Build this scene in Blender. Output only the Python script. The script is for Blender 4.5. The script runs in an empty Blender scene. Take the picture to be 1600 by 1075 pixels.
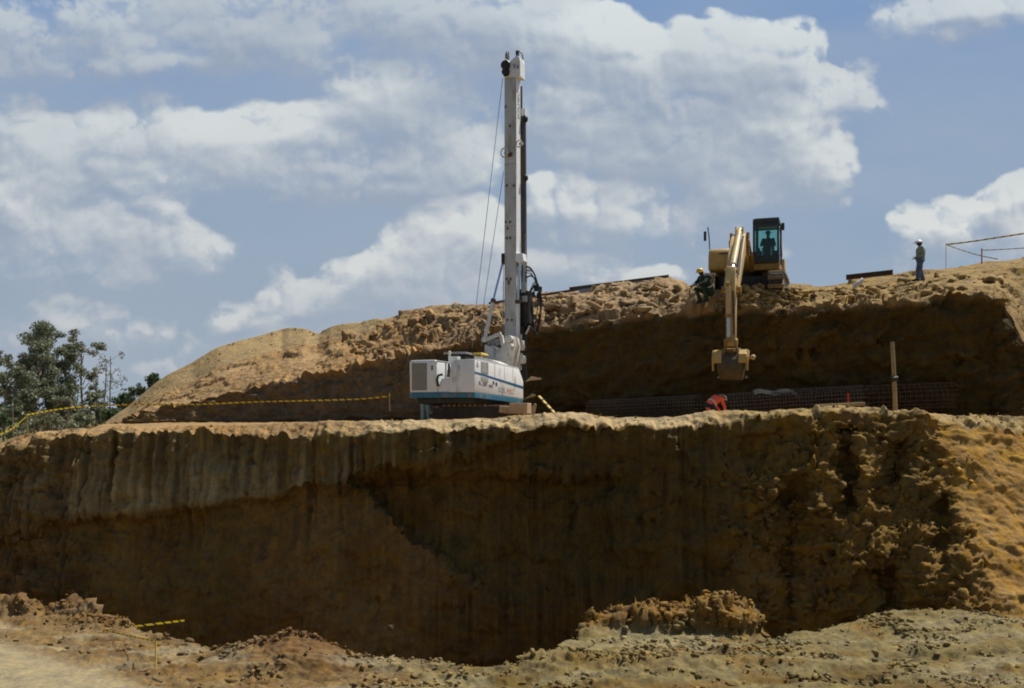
import bpy, bmesh, math, random
import numpy as np
from mathutils import Vector, Matrix
R = math.radians
random.seed(7)
SC = bpy.context.scene
COL = SC.collection

# ------------------------------------------------------------------ camera
F, H0, CX = 1500.0, 640.0, 800.0
def P(px, py, d):
    """point of the site seen at (px,py) of the photograph, d metres out"""
    return Vector(((px-CX)/F*d, d, (H0-py)/F*d))
cam = bpy.data.cameras.new('camera'); camo = bpy.data.objects.new('camera', cam); COL.objects.link(camo)
camo.location = (0, 0, 0); camo.rotation_euler = (R(90), 0, 0)
cam.sensor_width = 36; cam.lens = 36*F/1600; cam.shift_y = (H0-537.5)/1600
cam.clip_start = .1; cam.clip_end = 20000
SC.camera = camo

# ------------------------------------------------------------------ light
SUN = Vector((0.43, 0.27, 0.86)).normalized()
SUN_EL = math.asin(SUN.z); SUN_AZ = math.atan2(SUN.x, SUN.y)
sl = bpy.data.lights.new('sun', 'SUN'); sl.energy = 4.5; sl.angle = R(.55); sl.color = (1, .95, .86)
so = bpy.data.objects.new('sun', sl); COL.objects.link(so)
so.rotation_euler = (-SUN).to_track_quat('-Z', 'Y').to_euler()
so.location = SUN*60
SC.view_settings.view_transform = 'Standard'; SC.view_settings.look = 'None'
SC.view_settings.exposure = .12; SC.view_settings.gamma = 1
SC.cycles.filter_width = 1.9
SC.cycles.max_bounces = 6

# ------------------------------------------------------------------ world: clear sky light (the clouds are a far backdrop shell, built below)
W = bpy.data.worlds.new('World'); SC.world = W; W.use_nodes = True
nt = W.node_tree; nt.nodes.clear()
class NG:
    def __init__(s, t): s.t = t
    def n(s, typ, **k):
        o = s.t.nodes.new(typ)
        for a, v in k.items(): setattr(o, a, v)
        return o
    def l(s, a, b): s.t.links.new(a, b)
    def setin(s, sock, v):
        if isinstance(v, bpy.types.NodeSocket): s.l(v, sock)
        else: sock.default_value = v
    def m(s, op, a, b=None, c=None, clamp=False):
        o = s.n('ShaderNodeMath', operation=op, use_clamp=clamp)
        s.setin(o.inputs[0], a)
        if b is not None: s.setin(o.inputs[1], b)
        if c is not None: s.setin(o.inputs[2], c)
        return o.outputs[0]
    def v(s, op, a, b=None, c=None):
        o = s.n('ShaderNodeVectorMath', operation=op)
        s.setin(o.inputs[0], a)
        if b is not None: s.setin(o.inputs[1], b)
        if c is not None: s.setin(o.inputs[2], c)
        return o.outputs['Value'] if op in ('LENGTH', 'DOT_PRODUCT', 'DISTANCE') else o.outputs[0]
    def mr(s, v, a, b, c=0., d=1., kind='SMOOTHSTEP'):
        o = s.n('ShaderNodeMapRange', interpolation_type=kind)
        s.setin(o.inputs['Value'], v)
        for k, x in zip(('From Min', 'From Max', 'To Min', 'To Max'), (a, b, c, d)): s.setin(o.inputs[k], x)
        return o.outputs[0]
    def mix(s, f, a, b, blend='MIX'):
        o = s.n('ShaderNodeMix', data_type='RGBA', blend_type=blend)
        s.setin(o.inputs[0], f); s.setin(o.inputs[6], a); s.setin(o.inputs[7], b)
        return o.outputs[2]
    def noise(s, vec, scale, detail=6., rough=.55, dist=0., dims='3D'):
        o = s.n('ShaderNodeTexNoise', noise_dimensions=dims)
        if vec is not None: s.l(vec, o.inputs['Vector'])
        o.inputs['Scale'].default_value = scale; o.inputs['Detail'].default_value = detail
        o.inputs['Roughness'].default_value = rough; o.inputs['Distortion'].default_value = dist
        return o


g = NG(nt)
sky = g.n('ShaderNodeTexSky', sky_type='NISHITA'); sky.sun_disc = False
sky.sun_elevation = SUN_EL; sky.sun_rotation = SUN_AZ; sky.air_density = 1.; sky.dust_density = 2.2; sky.ozone_density = 1.4
bg = g.n('ShaderNodeBackground'); g.l(sky.outputs[0], bg.inputs[0]); bg.inputs[1].default_value = .075
wo = g.n('ShaderNodeOutputWorld'); g.l(bg.outputs[0], wo.inputs[0])
# ------------------------------------------------------------------ numpy noise
def _h(ix, iy, iz, s):
    h = (ix.astype(np.int64)*374761393 + iy.astype(np.int64)*668265263 + iz.astype(np.int64)*2147483647 + s*974711) & 0xffffffff
    h = ((h ^ (h >> 13))*1274126177) & 0xffffffff
    h = ((h ^ (h >> 15))*2246822519) & 0xffffffff
    h = h ^ (h >> 16)
    return (h & 0xffffff)/float(0xffffff)
def vn(p, s=0):
    i = np.floor(p).astype(np.int64); f = p-i; f = f*f*f*(f*(f*6-15)+10)
    x, y, z = i[..., 0], i[..., 1], i[..., 2]; o = 0
    for a in (0, 1):
        wa = f[..., 0] if a else 1-f[..., 0]
        for b in (0, 1):
            wb = f[..., 1] if b else 1-f[..., 1]
            for c in (0, 1):
                wc = f[..., 2] if c else 1-f[..., 2]
                o = o + _h(x+a, y+b, z+c, s)*wa*wb*wc
    return o*2-1
def fbm(p, oct=5, s=0, gain=.5):
    o = 0; a = 1.; t = 0
    for k in range(oct):
        o = o + vn(p*(2.03**k)+k*17.3, s+k)*a; t += a; a *= gain
    return o/t*1.6
def ridg(p, oct=4, s=0):
    o = 0; a = 1.; t = 0
    for k in range(oct):
        o = o + (1-np.abs(vn(p*(2.07**k)+k*9.1, s+k))*1.6)*a; t += a; a *= .5
    return o/t
def blocks(p, s=0, tilt=.8):
    """cellular blocks: every cell a tilted facet; returns offset, edge distance, cell random"""
    i = np.floor(p).astype(np.int64); sh = p.shape[:-1]
    f1 = np.full(sh, 9.); f2 = np.full(sh, 9.); off = np.zeros(sh); rnd = np.zeros(sh)
    for a in (-1, 0, 1):
        for b in (-1, 0, 1):
            for c in (-1, 0, 1):
                x, y, z = i[..., 0]+a, i[..., 1]+b, i[..., 2]+c
                r = [_h(x, y, z, s+k) for k in range(6)]
                v = np.stack([p[..., 0]-x-r[0], p[..., 1]-y-r[1], p[..., 2]-z-r[2]], -1)
                d = np.sqrt((v*v).sum(-1))
                o = (r[3]-.5) + tilt*((r[4]-.5)*v[..., 0]*2+(r[5]-.5)*v[..., 2]*2+(r[3]-.5)*v[..., 1]*2)
                new = d < f1
                f2 = np.where(new, f1, np.minimum(f2, d)); off = np.where(new, o, off); rnd = np.where(new, r[4], rnd)
                f1 = np.where(new, d, f1)
    return off, f2-f1, rnd
def ss(a, b, x):
    t = np.clip((x-a)/(b-a), 0, 1); return t*t*(3-2*t)
def ip(x, pts):
    a = np.array(pts, float); return np.interp(x, a[:, 0], a[:, 1])

# ------------------------------------------------------------------ sky backdrop: cumulus clouds on a far shell
# lobes: azimuth/elevation centre and size given as photograph coordinates, weight, brightness
LOBES = [
 (150,45,330,70,1.0,.30),(400,20,260,80,.9,.28),(90,95,150,28,.7,.35),(210,88,60,24,.6,.5),(620,60,150,90,.8,.35),(330,100,150,30,.5,.3),(780,30,160,70,.8,.4),(700,30,150,70,.8,.35),
 (20,190,70,75,1.2,.62),(70,225,70,60,.8,.5),(110,215,80,55,.6,.45),(235,200,85,70,1.4,.66),(170,235,120,65,1.0,.6),(330,235,110,70,1.2,.66),(440,225,110,65,1.2,.8),(500,190,70,45,.9,.8),(580,150,65,50,1.3,.95),(625,120,45,30,.8,.9),
 (470,275,120,60,.8,.5),(600,230,130,90,1.1,.36),(720,250,55,45,1.0,.85),(660,280,80,60,.8,.5),(560,290,140,50,.5,.3),(690,150,100,90,.5,.3),(720,120,110,110,.5,.3),(130,250,100,50,.7,.5),(300,290,150,40,.5,.4),
 (15,300,60,45,1.0,.8),(60,300,60,45,1.1,.95),(110,285,40,25,.9,.9),(130,330,100,55,1.0,.7),(230,345,80,50,1.1,.7),(265,330,30,18,.8,1.),(300,385,70,40,1.0,.6),(70,390,160,60,.8,.42),(250,410,120,45,.7,.4),(150,440,150,35,.35,.35),(215,283,30,14,.8,.8),
 (120,495,85,30,.9,.62),(30,500,80,40,.6,.45),(230,560,160,40,.4,.4),(180,430,40,20,.4,.6),
 (355,490,50,30,.8,.6),(430,450,30,35,.7,.55),(410,490,50,35,.7,.6),(480,475,60,28,.6,.6),(400,530,120,40,.4,.45),
 (700,345,60,34,1.4,1.0),(740,360,50,32,1.3,1.0),(655,385,60,40,1.3,.98),(600,412,50,25,1.2,.95),(560,435,60,30,.7,.6),(690,420,120,60,1.1,.62),(620,460,120,50,.7,.5),(760,440,100,80,.9,.5),(520,480,80,30,.5,.5),
 (880,300,55,28,1.3,1.0),(840,310,50,30,1.2,1.),(950,315,90,30,1.0,.8),(1030,345,80,22,.8,.75),(920,345,160,32,.9,.65),(900,400,100,45,.5,.45),(930,430,60,40,.6,.6),(860,430,60,60,.6,.5),
 (830,60,60,60,.8,.6),(900,45,60,40,1.2,.75),(960,40,60,38,1.3,.9),(1000,70,50,40,1.1,.85),(1020,110,40,40,1.1,.9),(900,90,100,70,1.2,.7),(860,155,50,40,1.0,.9),(820,130,60,80,.7,.5),
 (1070,70,60,32,1.0,.6),(1150,60,70,36,1.1,.65),(1230,60,70,42,1.3,.8),(1180,100,110,60,1.2,.5),(1240,100,50,45,1.1,.6),
 (1000,180,150,90,1.3,.45),(900,220,110,80,1.1,.5),(1100,150,130,90,1.2,.42),(1150,200,120,60,1.1,.75),(1190,180,60,35,1.0,.9),(1250,220,80,60,1.2,.8),(1290,260,55,45,1.1,.8),(1180,270,150,60,1.1,.42),(1060,290,130,50,.8,.4),(1250,310,90,30,.6,.4),
 (1330,155,60,40,.8,.6),(1290,140,60,40,.6,.5),(1370,110,30,30,.35,.5),(1390,180,40,22,.3,.4),
 (1030,428,46,16,1.5,1.),(1000,440,40,14,1.1,.8),
 (1440,12,70,32,.9,.45),(1500,30,110,32,1.0,.42),(1590,12,80,32,1.1,.6),(1470,55,70,20,.5,.35),(1560,5,110,20,.9,.5),
 (1435,350,34,26,1.2,.9),(1500,340,40,32,1.3,.95),(1470,380,70,36,1.0,.65),(1590,285,34,32,1.3,.9),(1555,320,40,36,1.1,.85),(1560,370,100,50,.9,.6),(1410,400,40,24,.7,.55),(1640,320,90,70,1.2,.8),(1500,410,100,35,.7,.5),(1580,400,80,40,.7,.5),(1120,330,60,40,.5,.4),(60,70,120,40,.5,.3),(250,60,150,50,.4,.3),
 (330,575,140,30,.5,.45),(520,540,120,30,.55,.5),(60,560,120,40,.55,.45),(180,520,90,30,.6,.55),(420,560,80,30,.5,.4),(1130,400,90,50,.35,.4),(960,300,70,20,.8,.6),(1080,370,60,20,.5,.5),(980,440,60,20,.6,.5),(1060,440,40,20,.8,.9),
]
def cloud_colours(px, py):
    """linear radiance of the sky backdrop in direction (px,py)"""
    shape = px.shape
    # slow warp so that lobes lose their ellipse outline
    q3 = np.stack([px/150., py/110., 0*px], -1)
    wx = fbm(q3, 5, 301, .55)*30; wy = fbm(q3+31.7, 5, 311, .55)*20
    X_, Y_ = px+wx, py+wy
    acc = np.zeros(shape); wb = np.zeros(shape)
    for (cx0, cy0, rx, ry, wt, br) in LOBES:
        r2 = ((X_-cx0)/(rx*1.25))**2+((Y_-cy0)/(ry*1.25))**2
        l_ = wt*np.clip(1-r2, 0, None)**1.2
        acc += l_; wb += l_*br
    bright = np.where(acc > 1e-4, wb/np.maximum(acc, 1e-4), .5)
    base = 1-np.exp(-1.12*acc)
    # outside the framed part of the sky: ordinary broken cumulus
    away = np.maximum(ss(1640, 1800, px), np.maximum(ss(-40, -200, px) if False else 1-ss(-200, -40, px), 1-ss(-160, -30, py)))
    oth = ss(.0, .45, fbm(np.stack([px/420., py/260., 0*px], -1), 5, 401))*.9
    base = base*(1-away)+oth*away; bright = bright*(1-away)+.55*away
    n = fbm(np.stack([px/95., py/80., 0*px], -1), 7, 321, .56)
    n2_ = fbm(np.stack([px/130., py/105., 0*px+4], -1), 3, 351, .5)
    bil = 0; a = 1.
    for k in range(5):
        bil = bil+(np.abs(vn(np.stack([X_/60*(2.1**k), Y_/52*(2.1**k), 0*px+k*3.3], -1), 341+k))-.28)*a; a *= .52
    fb = fbm(np.stack([px/26., py/22., 0*px], -1), 5, 331, .6)
    d = base+.34*n*ss(0, .22, base+.06)+.31*bil*ss(.02, .25, base)+.11*fb*ss(.0, .2, base)
    dl = base+.22*n2_
    return d, bright, dl
def sky_grid(pxs, pys):
    PXs, PYs = np.meshgrid(pxs, pys)
    d, br, dl = cloud_colours(PXs, PYs)
    e1_, _, _ = cloud_colours(PXs+7, PYs-13)
    _, _, e2_ = cloud_colours(PXs+24, PYs-52)
    topness = ss(-.05, .25, d-e1_)
    w = .92-.46*topness
    al = ss(.15, .15+w, d)
    lit = ss(-.48, .70, .65*(d-e1_)+.85*(dl-e2_))
    b = np.clip(.70*br+1.05*(lit-.42)*(.30+br)-.02, 0, 1)
    gy = np.clip(PYs/640., 0, 1)[..., None]; gx = np.clip(PXs/1600., 0, 1)[..., None]
    def L(c_): return np.array([((v/255+.055)/1.055)**2.4 for v in c_])
    skyc = L((116, 146, 187))*(1-gy)+L((146, 165, 181))*gy
    skyc = skyc*(1-.55*(1-gx)*gy)+L((142, 157, 172))*(.55*(1-gx)*gy)
    sh = L((138, 153, 175))*(1-.7*gy)+L((158, 168, 182))*(.7*gy)
    hi = L((216, 223, 223))*(1-gy)+L((223, 221, 214))*gy
    cl = sh*(1-b[..., None])+hi*b[..., None]
    out = skyc*(1-al[..., None]*.96)+cl*(al[..., None]*.96)
    # thin high veil
    veil = (.24+.14*fbm(np.stack([PXs/300., PYs/90., 0*PXs], -1), 4, 377))[..., None]
    out = out*(1-veil)+L((168, 178, 190))*veil
    hz = ss(330, 660, PYs)[..., None]*.55
    return PXs, PYs, out*(1-hz)+L((160, 170, 182))*hz
def build_sky():
    pxs = np.concatenate([np.arange(-2600, -60, 24), np.arange(-60, 1660, 2.5), np.arange(1660, 4200, 24)]).astype(float)
    pys = np.concatenate([np.arange(-1100, -30, 20), np.arange(-30, 680, 2.5), np.arange(680, 760, 16)]).astype(float)
    PXs, PYs, C_ = sky_grid(pxs, pys)
    D_ = np.stack([(PXs-CX)/F, np.ones(PXs.shape), (H0-PYs)/F], -1); D_ /= np.linalg.norm(D_, axis=-1, keepdims=True)
    V = D_*9000.
    nr, ncl = PXs.shape; idx = np.arange(nr*ncl).reshape(nr, ncl)
    fc = np.stack([idx[:-1, :-1], idx[:-1, 1:], idx[1:, 1:], idx[1:, :-1]], -1).reshape(-1, 4)
    me = bpy.data.meshes.new('sky'); me.vertices.add(nr*ncl); me.vertices.foreach_set('co', V.reshape(-1).astype(np.float32))
    me.loops.add(fc.size); me.loops.foreach_set('vertex_index', fc.reshape(-1).astype(np.int32))
    me.polygons.add(len(fc)); me.polygons.foreach_set('loop_start', (np.arange(len(fc))*4).astype(np.int32)); me.polygons.foreach_set('loop_total', np.full(len(fc), 4, np.int32))
    me.update(); ca = me.color_attributes.new('cloud', 'FLOAT_COLOR', 'POINT')
    cc = np.ones((nr*ncl, 4), np.float32); cc[:, :3] = C_.reshape(-1, 3); ca.data.foreach_set('color', cc.reshape(-1))
    m = bpy.data.materials.new('sky_and_clouds'); m.use_nodes = True; t = m.node_tree; t.nodes.clear(); k = NG(t)
    at = k.n('ShaderNodeAttribute', attribute_name='cloud'); em = k.n('ShaderNodeEmission'); k.l(at.outputs['Color'], em.inputs[0]); em.inputs[1].default_value = .98
    ou = k.n('ShaderNodeOutputMaterial'); k.l(em.outputs[0], ou.inputs[0])
    m.cycles.emission_sampling = 'NONE'
    me.materials.append(m); o = bpy.data.objects.new('sky', me); COL.objects.link(o); o['kind'] = 'structure'
build_sky()
# ------------------------------------------------------------------ terrain columns
PX = np.concatenate([np.arange(-3000, -900, 150), np.arange(-900, -150, 30), np.arange(-150, 1750, 2.4), np.arange(1750, 2500, 30), np.arange(2500, 4700, 150)]).astype(float)
NC = len(PX)
Yrim = ip(PX, [(-900,960),(-200,790),(-60,730),(0,704),(40,690),(90,680),(200,673),(300,674),(400,678),(500,684),(560,680),(640,672),(700,668),(770,663),(812,673),(850,667),(880,658),(930,670),(960,664),(1040,670),(1100,668),(1180,658),(1250,650),(1320,646),(1380,650),(1430,656),(1480,668),(1600,690),(1800,700),(4700,700)])
Ybm = ip(PX, [(-900,900),(-200,760),(-60,712),(0,690),(40,678),(100,670),(200,668),(300,665),(400,663),(500,659),(640,655),(700,656),(780,652),(860,645),(900,645),(960,652),(1000,651),(1060,652),(1110,643),(1200,643),(1250,638),(1310,633),(1400,643),(1500,649),(1600,650),(1800,650),(4700,650)])
Drim = ip(PX, [(-3000,60),(-900,52),(-200,40),(0,36),(300,34.5),(600,33.5),(800,33),(1100,32.4),(1300,32.4),(1430,32.9),(1600,34),(2000,34),(4700,30)])
Lean = ip(PX, [(-3000,8),(-200,3.0),(0,2.3),(200,1.9),(500,1.8),(700,1.3),(900,.7),(1100,.8),(1250,1.1),(1350,1.7),(1430,2.9),(1500,4.9),(1600,6.6),(1750,7),(4700,7)])
Dft = Drim-Lean
Yfl = ip(PX, [(-900,930),(-100,945),(0,952),(120,962),(200,980),(320,1014),(460,1030),(600,1040),(680,1038),(720,1046),(800,1044),(860,1024),(920,985),(1000,975),(1180,975),(1210,992),(1270,993),(1330,986),(1400,970),(1500,968),(1600,965),(4700,960)])
dn = np.minimum(9000/(Yfl-640), Dft-.9)
zpit = ip(PX, [(-900,-9.5),(1150,-9.5),(1300,-8.0),(1400,-6.8),(1500,-6.15),(4700,-6.1)])
zt = ip(PX, [(-900,-6),(-100,-3.2),(0,-2.4),(80,-1.4),(160,-.9),(400,-.78),(640,-.66),(4700,-.6)])
zt2 = ip(PX, [(-900,-7),(-100,-4),(0,-3.4),(80,-2.2),(160,-.9),(300,-.75),(640,-.55),(4700,-.5)])
D2 = ip(PX, [(-900,62),(150,60),(300,56),(450,52),(640,48),(800,46),(950,42),(1080,38.8),(1140,38.2),(1400,37.9),(1550,37.3),(1600,36.4),(1700,36),(4700,34)])
Y2 = ip(PX, [(165,664),(240,642),(300,626),(400,603),(440,596),(540,580),(600,565),(640,553),(700,541),(800,518),(850,511),(900,505),(1000,492),(1080,488),(1180,479),(1250,479),(1330,476),(1400,471),(1460,463),(1552,461),(1566,470),(1580,492),(1592,520),(1610,580),(1640,630),(4700,640)])
D2b = D2+ip(PX, [(780,.7),(1040,-.55),(1560,-.5),(1600,.6)])
z2 = (H0-Y2)/F*D2b
z2 = np.where(PX < 165, ip(PX, [(-900,-7.2),(-100,-4.2),(0,-3.6),(80,-2.4),(165,-.95)]), z2); z2 = np.maximum(z2, zt2+.02)
D3 = ip(PX, [(-900,66),(150,64),(300,66),(440,68),(640,62),(800,56),(1000,51),(1140,47),(1300,46),(1600,46),(2000,50),(4700,60)])
Y3 = ip(PX, [(150,668),(165,661),(200,637),(240,600),(268,581),(300,566),(340,542),(380,529),(400,524),(425,516),(450,511),(475,511),(497,518),(515,509),(540,504),(565,505),(600,497),(650,487),(700,480),(760,475),(850,461),(900,452),(980,442),(1040,433),(1062,437),(1090,447),(1180,446),(1245,441),(1285,443),(1330,437),(1400,430),(1450,420),(1520,412),(1600,402),(1800,380),(2300,400),(4700,560)])
z3 = (H0-Y3)/F*D3
z3 = np.where(PX < 150, ip(PX, [(-900,-7.4),(-100,-4.6),(0,-4),(80,-3),(150,-1.2)]), z3)
Ymid = Y3 + ip(PX, [(150,2),(230,22),(300,34),(360,32),(440,33),(500,22),(540,25),(600,12),(650,6),(800,5),(1100,6),(1200,12),(1600,14),(4700,14)])
Dm = D2b + (D3-D2b)*ip(PX, [(150,.5),(400,.55),(640,.7),(800,.75),(1100,.7),(1600,.6)])
zm = (H0-Ymid)/F*Dm; zm = np.where(PX < 165, z2*.5+z3*.5, zm)
vd = ip(PX, [(200,0),(300,.5),(440,.6),(600,.3),(700,.1),(1600,.0)])
Dv = Dm*.6+D3*.4; zv = zm*.75+z3*.25-vd
one = np.ones(NC)
def lin(a, b): return lambda t: ((1-t)*a[0]+t*b[0], (1-t)*a[1]+t*b[1])
def smo(a, b):
    def f(t):
        u = t*t*(3-2*t); return ((1-t)*a[0]+t*b[0], (1-u)*a[1]+u*b[1])
    return f
A0 = (-60*one, -1.6*one); A1 = (-2*one, -1.6*one); A2 = (2.5*one, -1.65*one); A3 = (18.6*one, -5.93*one)
N1 = (dn, -6*one); N2 = (dn+(Dft-dn)*.55, np.minimum(zpit, -6.02)); N3 = (Dft, zpit)
RM = (Drim, (H0-Yrim)/F*Drim); BM = (Drim+.75, (H0-Ybm)/F*(Drim+.75))
T1 = (Drim+1.7, np.minimum(zt, BM[1]-.02)); T2 = (D2, zt2)
WT = (D2b, z2); MD = (Dm, zm); VL = (Dv, zv); CR = (D3, z3)
HB = (D3+16, np.minimum(z3-.8, z3)); LW = (np.maximum(D3+50, 130), -5*one); FR = (4000*one, -12*one)
segs = [('ground', 8, lin(A0, A1)), ('ground', 5, smo(A1, A2)), ('ground', 40, smo(A2, A3)), ('ground', 120, lin(A3, N1)), ('pit_floor', 22, lin(N1, N2)), ('pit_floor', 8, lin(N2, N3)),
        ('pit_wall', 150, None), ('terrace', 16, lin(RM, BM)), ('terrace', 8, smo(BM, T1)), ('terrace', 34, lin(T1, T2)),
        ('bank_wall', 70, None), ('hill', 62, lin(WT, MD)), ('hill', 10, lin(MD, VL)), ('hill', 24, lin(VL, CR)), ('hill', 14, smo(CR, HB)), ('plain', 14, smo(HB, LW)), ('plain', 16, lin(LW, FR))]
def wallseg(a, b, low):
    def f(t):
        d = (1-t)*a[0]+t*b[0]; z = (1-t)*a[1]+t*b[1]
        return d, z
    return f
rows_d, rows_z, rname, rt = [], [], [], []
for k, (nm, n, f) in enumerate(segs):
    if f is None: f = lin(N3, RM) if nm == 'pit_wall' else lin(T2, WT)
    for j in range(n + (1 if k == len(segs)-1 else 0)):
        t = j/n
        if nm == 'plain' and k == len(segs)-1: t = t**3
        d, z = f(t); rows_d.append(d); rows_z.append(z); rname.append(nm+str(k)); rt.append(t)
Dd = np.array(rows_d); Zz = np.array(rows_z); NR = len(Dd)
seg_id = np.array([int(''.join(c for c in r if c.isdigit())) for r in rname])
PXg = np.broadcast_to(PX, Dd.shape).copy(); T = np.broadcast_to(np.array(rt)[:, None], Dd.shape)
SEG = np.broadcast_to(seg_id[:, None], Dd.shape)
def xs(px, d):
    dd = np.where(d > 18, d, 18.); return (px-CX)/F*dd
Yp = H0 - Zz/np.maximum(Dd, 1)*F          # where the undisplaced surface stands in the picture (used as a handy face coordinate)
wall = SEG == 6; bank = SEG == 10
def POS_pre(m):
    return np.stack([PXg[m]/60., Yp[m]/60., 0*PXg[m]], -1)
# pit wall relief: a grey, ribbed upper layer standing proud of the undercut brown soil below it
ydiag = ip(PXg[wall], [(-200,900),(0,842),(100,812),(250,800),(400,782),(520,758),(620,732),(700,712),(790,688),(900,640),(4700,640)])
under = ss(-6, 22, Yp[wall]-ydiag+10*fbm(POS_pre(wall), 3, 201))
x2 = 560+(Yp[wall]-760)*1.15
x2 = x2+16*fbm(POS_pre(wall)*2.5, 4, 211)
cut2 = ss(-8, 8, PXg[wall]-x2)*ss(738, 762, Yp[wall])*(1-ss(850, 1000, Yp[wall]))*(1-ss(850, 1050, PXg[wall]))
ledge = .28*ss(0, 60, Yp[wall]-np.interp(PXg[wall], [0, 500, 700], [880, 800, 760]))*(1-ss(500, 700, PXg[wall]))
Dd[wall] += .62*under*(1-ss(820, 1000, PXg[wall])) + .80*cut2 - ledge
rightm = ss(1080, 1250, PXg)
# right part: deep vertical chimney clefts and bulges
for (cx0, w, dep, y0, y1) in [(1322,10,.9,665,810),(1398,22,.9,690,770),(1235,18,.7,760,960),(1470,14,.6,780,880),(1385,26,.55,880,960),(1180,30,.5,690,760)]:
    mm = wall & (np.abs(PXg-cx0) < w*4)
    Dd[mm] += dep*np.exp(-((PXg[mm]-cx0)/w)**2)*ss(y0-15, y0+12, Yp[mm])*(1-ss(y1-25, y1+15, Yp[mm]))
for (cx0, cy0, w, h, dep) in [(1340,855,60,60,.9),(1280,760,32,70,.7),(1350,740,40,50,.55),(1430,860,50,90,.6),(1290,940,70,45,.7),(1200,790,30,40,.4),(1215,735,45,22,.4),(1500,900,40,80,.5)]:
    mm = wall & (np.abs(PXg-cx0) < w*3)
    Dd[mm] -= dep*np.exp(-((PXg[mm]-cx0)/w)**2-((Yp[mm]-cy0)/h)**2)
# heaps on the near ground
near = (SEG <= 5)
Xg = xs(PXg, Dd)
def heap(cx0, cy0, rx, ry, h, pw=2.):
    r = np.sqrt(((Xg-cx0)/rx)**2+((Dd-cy0)/ry)**2)
    return h*np.exp(-r**pw)
hp = heap(-5.1, 23.4, 1.35, 1.2, .62) + heap(-3.6, 23.6, 1.5, 1.0, .22) + heap(-7.2, 24.6, 1.2, .8, .12)
mnd = np.maximum.reduce([heap(3.9, 26.5, 1.5, .85, .92, 4), heap(5.6, 26.4, 1.35, .8, .80, 6), heap(2.7, 26.3, 1.2, .75, .55, 4), heap(1.7, 26.0, 1.0, .6, .34, 3)]); hp += mnd
hp += heap(-14.2, 29.0, 3.2, 1.0, .34, 3) + heap(-12.3, 27.9, 1.0, .7, .36, 4) + heap(-11.3, 26.6, 1.3, .7, .22, 3)
hp += heap(2.0, 22.6, 4.5, 1.2, .14) + heap(11.6, 26.5, 2.6, 1.2, .32, 3) + heap(16.0, 24.0, 6.0, 2.4, .3) + heap(8.5, 25.4, 1.5, 1.0, .1)
hp -= .20*np.exp(-((Dd-(22.9+.10*(Xg-8)))/.32)**2)*ss(5, 9, Xg) + .14*np.exp(-((Dd-(21.2+.08*(Xg-8)))/.28)**2)*ss(3, 7, Xg)
Zz[near] += (hp*(Dd < 30.5))[near]*np.where(SEG[near] == 4, 1-T[near]*.6, 1.)*(SEG[near] < 5)
Xg = xs(PXg, Dd)
POS = np.stack([Xg, Dd, Zz], -1)
# normals of the smooth base
du = np.gradient(POS, axis=1); dv = np.gradient(POS, axis=0)
NM = np.cross(du, dv); NM /= (np.linalg.norm(NM, axis=-1, keepdims=True)+1e-9)
# ---- relief
amp = np.zeros(Dd.shape); disp = np.zeros(Dd.shape)
vis = (Dd > 14) & (Dd < 90)
Pn = POS
big = fbm(Pn*.22, 4, 3); mid = fbm(Pn*.9, 5, 11); fine = fbm(Pn*3.2, 4, 23)
bl1, e1, c1 = blocks(Pn*np.array([1.1, .9, 1.5]) + .35*np.stack([mid, fine, mid], -1), 5)
bl2, e2, c2 = blocks(Pn*np.array([2.6, 2.2, 3.4]) + .3*np.stack([fine, mid, fine], -1), 9)
bl3, e3, c3 = blocks(Pn@np.array([[.52, 0, .2], [0, .55, 0], [-.7, 0, 1.2]]) + .3*np.stack([mid, fine, mid], -1), 13, .9)
rg = ridg(Pn*np.array([.8, .8, .8]), 4, 31)
ribs = fbm(Pn*np.array([2.6, .4, .22])+np.stack([.25*mid, 0*mid, 0*mid], -1), 4, 41) + .8*fbm(Pn*np.array([8.5, .4, .30]), 3, 47)
stria = fbm(Pn@np.array([[.9, 0, .5], [0, .5, 0], [-1.6, 0, 1.6]]), 4, 51)
roadline = Yp-(990+PXg*.30)
road = ss(0, 26, roadline)*(PXg < 700)*(SEG <= 3)*(1-ss(420, 640, PXg))
track = ss(.25, .9, np.abs(Dd-(22.2+.09*(Xg-8))))
nearm = (SEG <= 4)
wl = 1-rightm
# near ground
a_near = (.08*mid+.05*fine+.06*np.maximum(bl2, -.3)*ss(.02, .15, e2)+.05*np.maximum(bl1, 0)*ss(.02, .1, e1)+.09*fbm(Pn@np.array([[.3, -.1, 0], [0, 2.2, 0], [0, 0, 1.]]), 4, 173))*(1-.93*road)*np.where(PXg > 900, .8, 1.)
heapm = np.clip(hp/.35, 0, 1)
a_near += heapm*(PXg > 780)*(PXg < 1230)*(.26*bl3+.16*bl1+.14*bl2+.08*mid-.07*(1-ss(0, .08, e2)))
a_near += heapm*(PXg < 300)*(.16*bl1+.12*bl2+.10*fine)
disp = np.where(nearm, a_near, disp)
disp = np.where(SEG == 5, .1*mid, disp)
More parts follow.
